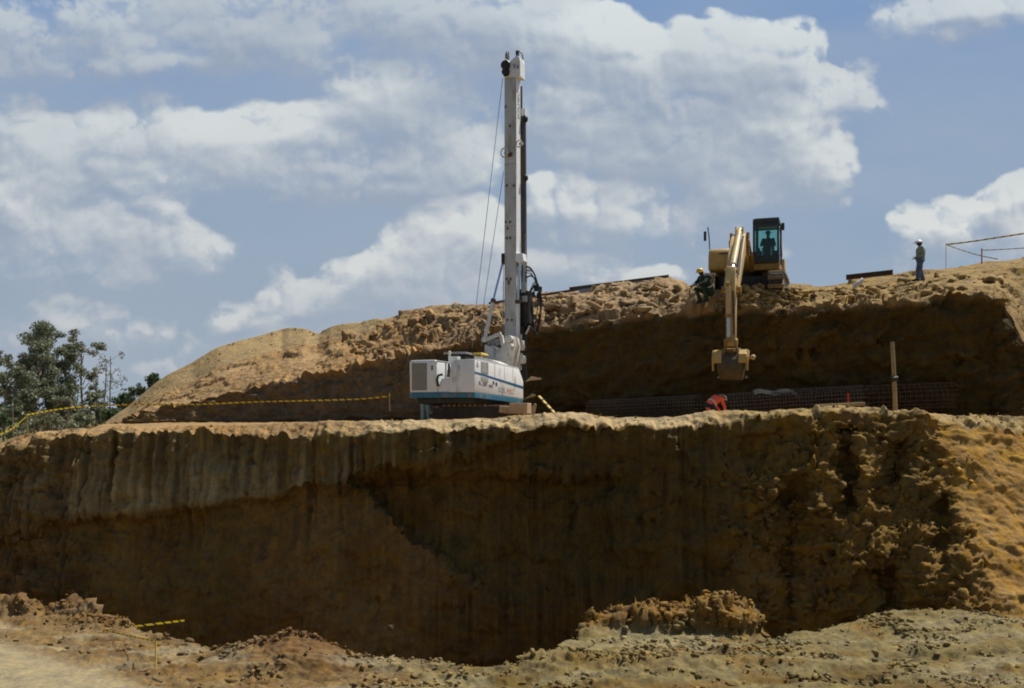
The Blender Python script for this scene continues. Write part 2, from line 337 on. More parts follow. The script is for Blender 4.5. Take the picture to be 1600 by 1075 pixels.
# pit wall
wz = ss(0, .04, T)*(1-.0*T)
rmod = .25+1.0*ss(-.35, .45, fbm(Pn*np.array([.45, .3, .35]), 3, 221))
rz = 1-.75*ss(20, 90, Yp-np.interp(PXg, [-200,0,250,520,790,900], [900,842,800,758,688,640]))
ribf = fbm(Pn*np.array([6., .5, .25])+np.stack([.3*mid, 0*mid, .2*mid], -1), 4, 43)
a_wl = (.10*ribs+.13*ribf)*rz*rmod+.09*bl1*ss(.02, .1, e1)+.12*mid+.03*fine + .24*big + .07*bl2 + .06*(1-rz)*bl1
lump = ss(.45, .9, fbm(Pn*np.array([.5, .5, .4]), 3, 77)+.25*ss(0, 80, 790-Yp))
a_wl += .16*bl1*lump*ss(.0, .15, e1)
lft = 1-ss(30, 190, PXg)
a_wl = a_wl*(1-lft) + lft*(.26*ribs+.3*bl1+.16*bl2+.1*mid)
a_wr = .30*(rg-.5)+.30*bl1+.17*bl2+.16*mid+.05*fine-.10*(1-ss(0, .07, e1))-.06*(1-ss(0, .08, e2))+.16*stria
a_end = .12*mid+.03*bl1+.05*bl2+.04*fine+.30*big+.02*stria
endm = ss(1425, 1500, PXg + (700-Yp)*.36)
a_mid = .12*ribs+.25*mid+.15*bl1
mm = ss(560, 760, PXg)
wv = (a_wl*(1-mm)+a_mid*mm)*wl + rightm*(a_wr*(1-endm)+a_end*endm)
disp = np.where(SEG == 6, wv*(1-.35*(T > .97)), disp)
# rim and terrace
disp = np.where(SEG == 7, wv*(1-T)*.6+T*(.05*mid+.03*fine)+.10*(ss(1080, 1200, PXg))*bl1+.05*bl2, disp)
disp = np.where((SEG == 8) | (SEG == 9), .05*mid+.03*fine, disp)
# upper bank
a_bk = .20*mid+.22*stria+.16*bl1+.06*bl2+.25*big
disp = np.where(SEG == 10, a_bk*ss(0, .05, T), disp)
# hill above
smoothl = 1-ss(420, 680, PXg)
slab = .62*bl3-.20*(1-ss(0, .06, e3))+.13*bl1*ss(.0, .08, e1)+.05*bl2+.06*mid
sand = .05*mid+.03*fine+.05*bl2
slab = slab*(1-.55*ss(1080, 1180, PXg))*(1-.45*ss(11.5, 12.5, SEG))
a_h = slab*(1-smoothl*.8)+sand*smoothl
a_h = np.where(SEG >= 12, a_h*ip(PXg, [(300,.25),(540,.3),(640,.8),(700,1)]), a_h)
a_h *= 1-.55*ss(1400, 1500, PXg)
disp = np.where((SEG >= 11) & (SEG <= 14), a_h + .12*big, disp)
disp = np.where(SEG >= 15, .15*mid*(SEG == 15), disp)
# keep things level under the two machines
def flat(cx0, cy0, r, seglo, seghi):
    rr = np.sqrt((Xg-cx0)**2+(Dd-cy0)**2)
    m_ = 1-ss(r*.7, r, rr); return np.where((SEG >= seglo) & (SEG <= seghi), m_, 0)
disp *= 1-flat(-1.8, 38.6, 4.2, 8, 9)
disp *= 1-.6*flat(9.8, 40.8, 3.6, 11, 12)
POS = POS + NM*disp[..., None]
# excavator bench: shave the hill down to a level platform where the machine stands
m_ = ss(38.0, 38.5, Dd)*(1-ss(43.5, 45.5, Dd))*ss(6.4, 7.6, Xg)*(1-ss(12.4, 13.6, Xg))*np.isin(SEG, [11, 12, 13])
POS[..., 2] = POS[..., 2]*(1-m_) + (4.62+.07*fbm(POS*1.2, 2, 8))*m_
brm = .50*np.exp(-((Xg-10.5)/1.4)**2)+.25*np.exp(-((Xg-7.4)/.7)**2)+.22*np.exp(-((Xg-9.0)/.8)**2)
POS[..., 2] += np.where((SEG == 11), brm*np.exp(-((Dd-38.15)/.40)**2)*(.8+.5*bl1), 0)
# ragged lip: vertical noise on the rim rows
lipn = fbm(np.stack([Xg*1.7, 0*Xg, 0*Xg], -1), 4, 61)
lipf = fbm(np.stack([Xg*5.5, 0*Xg, 0*Xg], -1), 4, 67)
lipn = lipn*.65+.7*lipf*ss(-.3, .5, fbm(np.stack([Xg*.4, 0*Xg, 0*Xg], -1), 2, 69))
POS[..., 2] += np.where(SEG == 6, .15*lipn*ss(.93, 1, T), 0)+np.where(SEG == 7, .15*lipn*(1-T)+.04*lipn, 0)
POS[..., 2] += np.where(SEG == 10, .20*lipn*ss(.85, 1, T), 0)+np.where(SEG == 11, .20*lipn*(1-ss(0, .2, T)), 0)

# ---- soil colours (the earth by layer, plus shade levels put into the pit wall)
def c(*a): return np.array(a, float)
def mixc(a, b, m): return a*(1-m[..., None])+b*m[..., None]
ALB = np.zeros(POS.shape); ALB[:] = c(.25, .18, .09)
n1_ = (fbm(Pn*.35, 4, 91)+1)/2; n2_ = np.clip((fbm(Pn*1.6, 4, 95)+1)/2, 0, 1)
tan = mixc(np.broadcast_to(c(.39, .26, .13), ALB.shape), c(.28, .17, .072), np.clip(n1_, 0, 1))
brown = mixc(np.broadcast_to(c(.092, .063, .020), ALB.shape), c(.135, .083, .024), np.clip(n1_*1.2-.1, 0, 1))
grey = mixc(np.broadcast_to(c(.27, .215, .115), ALB.shape), c(.19, .14, .065), n2_)
ochre = mixc(np.broadcast_to(c(.27, .165, .045), ALB.shape), c(.18, .10, .028), n2_)
gravel = mixc(np.broadcast_to(c(.155, .128, .058), ALB.shape), c(.20, .155, .068), n2_)
roadc = np.broadcast_to(c(.285, .235, .145), ALB.shape)
leftg = mixc(np.broadcast_to(c(.22, .155, .07), ALB.shape), c(.14, .078, .026), n2_)
band = ss(.0, .5, fbm(Pn*np.array([.35, 1.3, 1.]), 4, 143)); leftn = mixc(leftg, c(.27, .23, .15)*np.ones(ALB.shape), band*.7)
grv = mixc(gravel, c(.25, .215, .13)*np.ones(ALB.shape), ss(.0, .6, fbm(Pn@np.array([[.25, -.12, 0], [0, 1.6, 0], [0, 0, 1.]]), 4, 153))*.6)
grv = mixc(grv, brown*1.3, ss(.25, .6, fbm(Pn@np.array([[.5, -.2, 0], [0, 1.4, 0], [0, 0, 1.]])+9, 4, 163))*.8)
fn_ = fbm(Pn*7., 4, 183)
grv = grv*(1+.28*fn_)[..., None]; leftn = leftn*(1+.22*fn_)[..., None]
grv = mixc(grv, brown*1.1, ss(1035, 1062, Yp)*ss(-.1, .4, fbm(Pn*np.array([.9, 1.8, 1.]), 4, 193))*.9)
ng = mixc(leftn, grv, ss(520, 760, PXg)); ng = mixc(ng, roadc, road)
heapc = mixc(ochre*.9, c(.155, .088, .038)*np.ones(ALB.shape), (PXg < 700)*.9)
ng = mixc(ng, heapc, np.clip(hp/.3-.25, 0, 1)*(PXg < 1240))
ALB = np.where(nearm[..., None], ng, ALB); ALB = np.where((SEG == 5)[..., None], brown, ALB)
ulim = ip(PXg, [(-200,900),(0,842),(100,812),(250,800),(400,782),(520,758),(620,732),(700,712),(790,688),(900,640),(4700,640)])
greym = (1-ss(-14, 6, Yp-ulim))*(1-ss(760, 880, PXg))
streak = ss(-.1, .5, fbm(Pn*np.array([1.6, .3, .10]), 4, 123))
gtop = ss(.78, .97, T+.10*streak)
brown2 = mixc(brown*1.35, ochre*.42, ss(-.2, .6, fbm(Pn*np.array([.25, .25, .35]), 4, 133)))  # brown raised to lift the shadow level of the left wall
x2f = 560+(Yp-760)*1.15+16*fbm(np.stack([PXg/24., Yp/24., 0*PXg], -1), 4, 211)
warm = ss(300, 480, PXg)*(1-ss(-8, 10, PXg-x2f)*(1-ss(900, 1000, Yp)))*(1-ss(760, 900, PXg))*ss(750, 800, Yp)
brown2 = mixc(brown2*1.15, c(.21, .125, .042)*np.ones(ALB.shape)*(.8+.4*n2_[..., None]), warm*.75)
pw_ = mixc(brown2, mixc(grey, brown*1.15, .75*gtop+.25*streak), greym)
pw_ = pw_*(1-.35*ss(620, 800, PXg)*(1-ss(1080, 1250, PXg)))[..., None]  # deeper shade of the wall's centre, painted into its colour
pw_ = mixc(pw_, c(.14, .075, .018)*np.ones(ALB.shape), .6*ss(.2, .7, fbm(Pn*.4, 3, 99))*(1-greym))
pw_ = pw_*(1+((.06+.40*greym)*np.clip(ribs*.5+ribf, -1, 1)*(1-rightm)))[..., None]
pw_ = mixc(pw_, mixc(brown*1.55, ochre*.8, np.clip(n2_, 0, 1)*.6), rightm*.9)
pw_ = mixc(pw_, ochre*1.2, endm)
pw_ = mixc(pw_, leftg, lft*.7)
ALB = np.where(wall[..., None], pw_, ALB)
rimc = mixc(tan, c(.48, .37, .21)*np.ones(ALB.shape), ss(480, 640, PXg)*(1-ss(1080, 1180, PXg))*.8)
rimc = mixc(rimc, gravel*1.6, ss(1080, 1200, PXg)*.6)
ALB = np.where((SEG == 7)[..., None], mixc(pw_, rimc, ss(.02, .25, T)), ALB)
ALB = np.where(((SEG == 8) | (SEG == 9))[..., None], tan*.95, ALB)
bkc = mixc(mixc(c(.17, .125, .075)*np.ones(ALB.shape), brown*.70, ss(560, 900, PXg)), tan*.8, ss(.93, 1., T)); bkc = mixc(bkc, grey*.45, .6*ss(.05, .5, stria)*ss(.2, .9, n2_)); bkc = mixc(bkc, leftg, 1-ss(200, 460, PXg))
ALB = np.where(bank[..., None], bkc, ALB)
hillc = mixc(tan, c(.33, .24, .145)*np.ones(ALB.shape), ss(640, 760, PXg)*(1-ss(1040, 1140, PXg))*.6)
hillc = mixc(hillc, c(.27, .19, .075)*np.ones(ALB.shape), ss(1080, 1200, PXg)*.7)
hillc = mixc(hillc, c(.36, .26, .13)*np.ones(ALB.shape), (SEG >= 13)*(1-ss(560, 640, PXg)))
ALB = np.where(((SEG >= 11) & (SEG <= 14))[..., None], hillc, ALB)
ALB = np.where((SEG >= 15)[..., None], c(.12, .11, .05), ALB)
ALB = ALB*np.array([1.02, 1.0, .92])
ALB = ALB*(1+(wall*np.clip(rightm, 0, 1))[..., None]*np.array([.14, .10, -.06]))
# darker lines along the joints between blocks
ALB *= (1-.35*((e1 < .05) & (SEG >= 11) & (SEG <= 13) & (PXg > 600)))[..., None]

# ------------------------------------------------------------------ materials
MATS = {}
def soil_mat(name, bump=.5, speck=.5):
    m = bpy.data.materials.new(name); m.use_nodes = True; t = m.node_tree; t.nodes.clear(); k = NG(t)
    at = k.n('ShaderNodeAttribute', attribute_name='soil'); tc = k.n('ShaderNodeTexCoord'); o = tc.outputs['Object']
    a = k.noise(o, 2.3, 8., .62); b = k.noise(o, 11., 6., .7); f = k.noise(k.v('MULTIPLY', o, (1, 1, .25)), 6., 5., .6)
    fac = k.m('ADD', k.mr(a.outputs[0], .3, .7, .72, 1.25, 'LINEAR'), k.mr(b.outputs[0], .3, .7, -.28*speck, .28*speck, 'LINEAR'))
    fac = k.m('MULTIPLY', fac, k.mr(f.outputs[0], .3, .7, .85, 1.12, 'LINEAR'))
    col = k.v('SCALE', at.outputs['Color']); t.nodes[-1].inputs['Scale']
    sc = [n for n in t.nodes if n.type == 'VECT_MATH' and n.operation == 'SCALE'][0]; k.l(fac, sc.inputs['Scale'])
    vo = k.n('ShaderNodeTexVoronoi'); k.l(o, vo.inputs['Vector']); vo.inputs['Scale'].default_value = 5.5
    hsv = k.n('ShaderNodeHueSaturation'); k.l(sc.outputs[0], hsv.inputs['Color']); k.l(k.mr(a.outputs[0], .3, .7, .85, 1.1, 'LINEAR'), hsv.inputs['Saturation'])
    bs = k.n('ShaderNodeBsdfPrincipled'); k.l(hsv.outputs[0], bs.inputs['Base Color']); bs.inputs['Roughness'].default_value = .95
    bs.inputs['Specular IOR Level'].default_value = .15
    hgt = k.m('ADD', k.m('MULTIPLY', b.outputs[0], .5), k.m('ADD', a.outputs[0], k.m('MULTIPLY', vo.outputs['Distance'], .35)))
    bp = k.n('ShaderNodeBump'); bp.inputs['Strength'].default_value = bump; bp.inputs['Distance'].default_value = .10
    k.l(hgt, bp.inputs['Height']); k.l(bp.outputs[0], bs.inputs['Normal'])
    ou = k.n('ShaderNodeOutputMaterial'); k.l(bs.outputs[0], ou.inputs[0]); return m
SOIL = soil_mat('earth', .55, .6)
ROCKM = soil_mat('stone', .35, .8)
def mat(name, col, rough=.6, metal=0., var=.12, scale=4., dirt=None, dirt_amt=.0, spec=.5, bump=0.):
    m = bpy.data.materials.new(name); m.use_nodes = True; t = m.node_tree; t.nodes.clear(); k = NG(t)
    tc = k.n('ShaderNodeTexCoord'); o = tc.outputs['Object']
    a = k.noise(o, scale, 6., .6)
    f = k.mr(a.outputs[0], .3, .7, 1-var, 1+var, 'LINEAR')
    sc = k.n('ShaderNodeVectorMath', operation='SCALE'); sc.inputs[0].default_value = col[:3]; k.l(f, sc.inputs['Scale'])
    out = sc.outputs[0]
    if dirt:
        b = k.noise(k.v('MULTIPLY', o, (1, 1, .35)), scale*.8, 7., .65)
        out = k.mix(k.mr(b.outputs[0], .62-.3*dirt_amt, .80-.2*dirt_amt, 0., .85), out, (*dirt, 1))
    bs = k.n('ShaderNodeBsdfPrincipled'); k.setin(bs.inputs['Base Color'], out)
    bs.inputs['Roughness'].default_value = rough; bs.inputs['Metallic'].default_value = metal; bs.inputs['Specular IOR Level'].default_value = spec
    if bump:
        bp = k.n('ShaderNodeBump'); bp.inputs['Strength'].default_value = bump; bp.inputs['Distance'].default_value = .02; k.l(a.outputs[0], bp.inputs['Height']); k.l(bp.outputs[0], bs.inputs['Normal'])
    ou = k.n('ShaderNodeOutputMaterial'); k.l(bs.outputs[0], ou.inputs[0]); MATS[name] = m; return m
DUST = (.30, .22, .13)
mat('white_paint', (.80, .82, .82), .45, 0, .05, 3, DUST, .2)
mat('bucket_steel', (.075, .05, .02), .55, .1, .25, 4, (.10, .07, .03), .6)
mat('cream_paint', (.66, .64, .57), .5, 0, .08, 3, DUST, .5)
mat('grey_paint', (.36, .37, .37), .5, 0, .10, 3, DUST, .4)
mat('mast_paint', (.52, .54, .54), .5, 0, .10, 2, (.33, .30, .25), .5)
mat('blue_paint', (.025, .12, .27), .5, 0, .12, 5, DUST, .2)
mat('teal_paint', (.035, .17, .27), .55, 0, .12, 5, DUST, .45)
mat('grille_grey', (.26, .24, .18), .8, 0, .15, 9)
mat('dark_metal', (.035, .033, .03), .6, .3, .3, 6, (.12, .08, .05), .3)
mat('steel', (.30, .30, .30), .4, .8, .2, 6, (.16, .10, .06), .3)
mat('chrome', (.62, .68, .80), .22, .9, .05, 4)
mat('kelly_steel', (.10, .095, .09), .5, .5, .3, 3, (.16, .09, .05), .6)
mat('rubber', (.018, .018, .018), .7, 0, .2, 8)
mat('yellow_paint', (.50, .31, .075), .5, 0, .10, 3, DUST, .45)
mat('boom_paint', (.64, .45, .18), .5, 0, .10, 3, (.34, .25, .15), .6)
mat('ochre_paint', (.30, .17, .03), .5, 0, .15, 3, DUST, .3)
mat('cab_frame', (.022, .032, .033), .45, 0, .2, 5)
mat('track_mud', (.26, .19, .11), .9, 0, .3, 6, (.05, .045, .04), .3, bump=.5)
mat('rust', (.115, .068, .045), .85, .2, .35, 6)
mat('rust_grey', (.13, .105, .08), .8, .3, .35, 6)
mat('wood', (.34, .25, .12), .8, 0, .25, 6, bump=.3)
mat('pale_wood', (.46, .33, .20), .8, 0, .2, 6, bump=.3)
mat('red_paint', (.42, .05, .03), .6, 0, .2, 6)
mat('skin', (.055, .028, .018), .55, 0, .1, 8)
mat('helmet_white', (.80, .82, .80), .35, 0, .03, 6)
mat('helmet_yellow', (.62, .42, .05), .4, 0, .05, 6)
mat('green_shirt', (.20, .26, .21), .9, 0, .15, 9)
mat('dark_green_cloth', (.018, .040, .022), .9, 0, .3, 7)
mat('teal_cloth', (.30, .42, .42), .9, 0, .2, 9)
mat('dark_cloth', (.020, .030, .045), .9, 0, .2, 9)
mat('denim', (.085, .12, .19), .9, 0, .3, 9)
mat('boot', (.02, .017, .014), .7, 0, .2, 9)
mat('hair', (.008, .007, .006), .8, 0, .2, 9)
mat('orange_vest', (.90, .13, .07), .7, 0, .1, 5)
mat('reflective', (.55, .62, .50), .4, 0, .05, 5)
mat('red_leather', (.16, .03, .02), .6, 0, .1, 5)
mat('white_plastic', (.62, .63, .60), .5, 0, .1, 5, DUST, .3)
mat('text_dark', (.06, .07, .09), .6, 0, .05)
mat('text_grey', (.36, .38, .42), .6, 0, .05)
mat('text_orange', (.66, .34, .22), .6, 0, .05)
mat('bark', (.22, .18, .13), .9, 0, .3, 3, bump=.5)
mat('bark_dark', (.09, .07, .045), .9, 0, .3, 3, bump=.5)
def leaf_mat(name, c1_, c2_):
    m = bpy.data.materials.new(name); m.use_nodes = True; t = m.node_tree; t.nodes.clear(); k = NG(t)
    tc = k.n('ShaderNodeTexCoord'); a = k.noise(tc.outputs['Object'], .9, 5., .6); b = k.noise(tc.outputs['Object'], 7., 2., .5)
    f = k.m('ADD', k.mr(a.outputs[0], .35, .65, 0, .7), k.mr(b.outputs[0], .3, .7, 0, .3))
    cc = k.mix(f, (*c1_, 1), (*c2_, 1))
    bs = k.n('ShaderNodeBsdfPrincipled'); k.l(cc, bs.inputs['Base Color']); bs.inputs['Roughness'].default_value = .6
    tr = k.n('ShaderNodeBsdfTranslucent'); k.l(cc, tr.inputs[0]); mx = k.n('ShaderNodeMixShader'); mx.inputs[0].default_value = .25
    k.l(bs.outputs[0], mx.inputs[1]); k.l(tr.outputs[0], mx.inputs[2])
    ou = k.n('ShaderNodeOutputMaterial'); k.l(mx.outputs[0], ou.inputs[0]); MATS[name] = m
leaf_mat('leaf_grey', (.14, .16, .095), (.23, .25, .145))
leaf_mat('leaf_brown', (.18, .16, .10), (.19, .21, .12))
leaf_mat('leaf_dark', (.045, .075, .027), (.09, .13, .045))
leaf_mat('leaf_dry', (.17, .15, .10), (.19, .18, .11))
def tape_mat():
    m = bpy.data.materials.new('hazard_tape'); m.use_nodes = True; t = m.node_tree; t.nodes.clear(); k = NG(t)
    uv = k.n('ShaderNodeUVMap'); s = k.n('ShaderNodeSeparateXYZ'); k.l(uv.outputs[0], s.inputs[0])
    fr = k.m('FRACT', k.m('ADD', k.m('MULTIPLY', s.outputs[0], 1/.34), k.m('MULTIPLY', s.outputs[1], .3)))
    st = k.m('GREATER_THAN', fr, .70)
    cc = k.mix(st, (.72, .55, .03, 1), (.05, .045, .02, 1))
    bs = k.n('ShaderNodeBsdfPrincipled'); k.l(cc, bs.inputs['Base Color']); bs.inputs['Roughness'].default_value = .4
    tr = k.n('ShaderNodeBsdfTranslucent'); k.l(cc, tr.inputs[0]); mx = k.n('ShaderNodeMixShader'); mx.inputs[0].default_value = .35
    k.l(bs.outputs[0], mx.inputs[1]); k.l(tr.outputs[0], mx.inputs[2])
    ou = k.n('ShaderNodeOutputMaterial'); k.l(mx.outputs[0], ou.inputs[0]); MATS['tape'] = m
tape_mat()
def glass_mat(name, tint):
    m = bpy.data.materials.new(name); m.use_nodes = True; t = m.node_tree; t.nodes.clear(); k = NG(t)
    tr = k.n('ShaderNodeBsdfTransparent'); tr.inputs[0].default_value = (*tint, 1)
    gl = k.n('ShaderNodeBsdfGlossy'); gl.inputs['Roughness'].default_value = .05
    fz = k.n('ShaderNodeFresnel'); fz.inputs[0].default_value = 1.45
    mx = k.n('ShaderNodeMixShader'); k.l(fz.outputs[0], mx.inputs[0]); k.l(tr.outputs[0], mx.inputs[1]); k.l(gl.outputs[0], mx.inputs[2])
    ou = k.n('ShaderNodeOutputMaterial'); k.l(mx.outputs[0], ou.inputs[0]); MATS[name] = m
glass_mat('glass', (.72, .90, .86))

# ------------------------------------------------------------------ object helpers
def tag(o, label=None, cat=None, group=None, kind=None):
    if label: o['label'] = label
    if cat: o['category'] = cat
    if group: o['group'] = group
    if kind: o['kind'] = kind
    return o
def empty(name, loc, rz=0., rx=0.):
    o = bpy.data.objects.new(name, None); COL.objects.link(o); o.location = loc; o.rotation_euler = (rx, 0, rz); o.empty_display_size = .3
    return o
def grid_object(name, r0, r1, material):
    sub = POS[r0:r1+1]; nr, ncl = sub.shape[:2]
    me = bpy.data.meshes.new(name)
    idx = np.arange(nr*ncl).reshape(nr, ncl)
    fc = np.stack([idx[:-1, :-1], idx[:-1, 1:], idx[1:, 1:], idx[1:, :-1]], -1).reshape(-1, 4)
    me.vertices.add(nr*ncl); me.vertices.foreach_set('co', sub.reshape(-1).astype(np.float32))
    me.loops.add(fc.size); me.loops.foreach_set('vertex_index', fc.reshape(-1).astype(np.int32))
    me.polygons.add(len(fc)); me.polygons.foreach_set('loop_start', (np.arange(len(fc))*4).astype(np.int32)); me.polygons.foreach_set('loop_total', np.full(len(fc), 4, np.int32))
    me.polygons.foreach_set('use_smooth', np.ones(len(fc), bool))
    me.update(); 
    ca = me.color_attributes.new('soil', 'FLOAT_COLOR', 'POINT')
    cc = np.ones((nr*ncl, 4), np.float32); cc[:, :3] = np.clip(ALB[r0:r1+1].reshape(-1, 3), 0, 1); ca.data.foreach_set('color', cc.reshape(-1))
    me.materials.append(material)
    o = bpy.data.objects.new(name, me); COL.objects.link(o); o['kind'] = 'structure'; return o
def rows_of(ids):
    r = np.where(np.isin(seg_id, ids))[0]; return r[0], min(r[-1]+1, NR-1)
for nm, ids in (('ground', [0, 1, 2, 3]), ('pit_floor', [4, 5]), ('pit_wall', [6]), ('terrace', [7, 8, 9]), ('bank', [10]), ('hill', [11, 12, 13, 14]), ('plain', [15, 16])):
    a, b = rows_of(ids); grid_object(nm, a, b, SOIL)
def surf_z(x, y, segs_=None, pick='max'):
    """height of the built terrain near (x,y)"""
    d2_ = (POS[..., 0]-x)**2+(POS[..., 1]-y)**2
    if segs_ is not None: d2_ = np.where(np.isin(SEG, segs_), d2_, 1e9)
    k = np.argmin(d2_); return float(POS.reshape(-1, 3)[k, 2])

class MB:
    def __init__(s): s.v = []; s.f = []; s.uv = {}
    def add(s, vs, fs):
        b = len(s.v); s.v += [Vector(v) for v in vs]; s.f += [tuple(i+b for i in f) for f in fs]; return b
    def box(s, a, b, M=None):
        (x0, y0, z0), (x1, y1, z1) = a, b
        x0, x1 = min(x0, x1), max(x0, x1); y0, y1 = min(y0, y1), max(y0, y1); z0, z1 = min(z0, z1), max(z0, z1)
        vs = [Vector(v) for v in ((x0,y0,z0),(x1,y0,z0),(x1,y1,z0),(x0,y1,z0),(x0,y0,z1),(x1,y0,z1),(x1,y1,z1),(x0,y1,z1))]
        if M: vs = [M@v for v in vs]
        s.add(vs, [(0,3,2,1),(4,5,6,7),(0,1,5,4),(1,2,6,5),(2,3,7,6),(3,0,4,7)]); return s
    def hexa(s, vs):
        s.add(vs, [(0,3,2,1),(4,5,6,7),(0,1,5,4),(1,2,6,5),(2,3,7,6),(3,0,4,7)]); return s
    def prism(s, poly, axis, a, b, M=None):
        """poly: 2D points in the plane normal to axis ('x': (y,z), 'y': (x,z), 'z': (x,y))"""
        def mk(p, t):
            return {'x': (t, p[0], p[1]), 'y': (p[0], t, p[1]), 'z': (p[0], p[1], t)}[axis]
        n = len(poly); vs = [Vector(mk(p, a)) for p in poly]+[Vector(mk(p, b)) for p in poly]
        if M: vs = [M@v for v in vs]
        s.add(vs, [tuple(range(n))[::-1], tuple(range(n, 2*n))]+[(i, (i+1) % n, n+(i+1) % n, n+i) for i in range(n)]); return s
    def tube(s, pts, r, n=8, cap=True):
        pts = [Vector(p) for p in pts]; rr = r if isinstance(r, (list, tuple)) else [r]*len(pts)
        up = None; rings = []
        for i, p in enumerate(pts):
            t = (pts[min(i+1, len(pts)-1)]-pts[max(i-1, 0)]).normalized()
            if up is None: up = t.orthogonal().normalized()
            up = (up-t*up.dot(t)); up = up.normalized() if up.length > 1e-6 else t.orthogonal().normalized()
            w = t.cross(up)
            rings.append([p+(up*math.cos(2*math.pi*k/n)+w*math.sin(2*math.pi*k/n))*rr[i] for k in range(n)])
        b = len(s.v)
        for rg_ in rings: s.v += rg_
        for i in range(len(pts)-1):
            for k in range(n): s.f.append((b+i*n+k, b+i*n+(k+1) % n, b+(i+1)*n+(k+1) % n, b+(i+1)*n+k))
        if cap: s.f.append(tuple(b+k for k in range(n))[::-1]); s.f.append(tuple(b+(len(pts)-1)*n+k for k in range(n)))
        return s
    def beam(s, p, q, w, h=None):
        """square bar between two points"""
        h = h or w; p, q = Vector(p), Vector(q); t = (q-p).normalized()
        a = t.cross(Vector((0, 0, 1))); a = a.normalized() if a.length > 1e-4 else Vector((1, 0, 0)); b_ = a.cross(t)
        vs = []
        for c0 in (p, q):
            for (i, j) in ((-1,-1),(1,-1),(1,1),(-1,1)): vs.append(c0+a*i*w/2+b_*j*h/2)
        s.add(vs, [(0,1,2,3),(4,7,6,5),(0,4,5,1),(1,5,6,2),(2,6,7,3),(3,7,4,0)]); return s
    def ball(s, c0, r, n=10, m=7, sc=(1, 1, 1), M=None):
        c0 = Vector(c0); b = len(s.v); vs = []
        for j in range(m+1):
            ph = math.pi*j/m
            for k in range(n):
                th = 2*math.pi*k/n; vs.append(Vector((math.sin(ph)*math.cos(th)*r*sc[0], math.sin(ph)*math.sin(th)*r*sc[1], math.cos(ph)*r*sc[2])))
        if M: vs = [M@v for v in vs]
        s.v += [c0+v for v in vs]
        for j in range(m):
            for k in range(n): s.f.append((b+j*n+k, b+(j+1)*n+k, b+(j+1)*n+(k+1) % n, b+j*n+(k+1) % n))
        return s
    def build(s, name, m, parent=None, bevel=0., smooth=False, loc=None):
        me = bpy.data.meshes.new(name); me.from_pydata([tuple(v) for v in s.v], [], s.f); me.validate()
        bm = bmesh.new(); bm.from_mesh(me); bmesh.ops.remove_doubles(bm, verts=bm.verts, dist=1e-5); bmesh.ops.recalc_face_normals(bm, faces=bm.faces)
        if bevel: bmesh.ops.bevel(bm, geom=[e for e in bm.edges if len(e.link_faces) == 2 and e.calc_face_angle(0) > .6], offset=bevel, segments=2, affect='EDGES', profile=.5)
        bm.to_mesh(me); bm.free()
        if smooth:
            for p_ in me.polygons: p_.use_smooth = True
            try: me.set_sharp_from_angle(angle=R(40))
            except Exception: pass
        me.materials.append(MATS[m] if isinstance(m, str) else m)
        o = bpy.data.objects.new(name, me); COL.objects.link(o)
        if parent: o.parent = parent
        return o
def loose(o):
    """give every separate piece of a part an object of its own"""
    bm_ = bmesh.new(); bm_.from_mesh(o.data); bm_.verts.ensure_lookup_table(); seen = set(); comps = []
    for v in bm_.verts:
        if v.index in seen: continue
        st = [v]; seen.add(v.index); cp = []
        while st:
            q_ = st.pop(); cp.append(q_.index)
            for e in q_.link_edges:
                w_ = e.other_vert(q_)
                if w_.index not in seen: seen.add(w_.index); st.append(w_)
        comps.append(set(cp))
    bm_.free()
    if len(comps) < 2: return o
    src = o.data
    for k, cp in enumerate(comps):
        bm2 = bmesh.new(); bm2.from_mesh(src); bmesh.ops.delete(bm2, geom=[v for v in bm2.verts if v.index not in cp], context='VERTS')
        me = bpy.data.meshes.new(src.name); bm2.to_mesh(me); bm2.free()
        if not me.materials: me.materials.append(src.materials[0])
        if k == 0: o.data = me
        else:
            n_ = o.copy(); n_.data = me; COL.objects.link(n_); n_.parent = o.parent
    return o
def copy_tree(o, parent=None):
    c_ = o.copy(); COL.objects.link(c_); c_.parent = parent
    for ch in list(o.children): copy_tree(ch, c_)
    return c_
def text_obj(body, size, m, parent, M, name='lettering', stretch=1.):
    cu = bpy.data.curves.new(name, 'FONT'); cu.body = body; cu.size = size; cu.extrude = .002; cu.align_x = 'LEFT'
    tmp = bpy.data.objects.new('tmp', cu); COL.objects.link(tmp)
    dg_ = bpy.context.evaluated_depsgraph_get(); dg_.update(); me = bpy.data.meshes.new_from_object(tmp.evaluated_get(dg_))
    bpy.data.objects.remove(tmp); bpy.data.curves.remove(cu)
    me.materials.clear(); me.materials.append(MATS[m]); me.transform(M@Matrix.Scale(stretch, 4, (1, 0, 0)))
    o = bpy.data.objects.new(name, me); COL.objects.link(o); o.parent = parent; return o

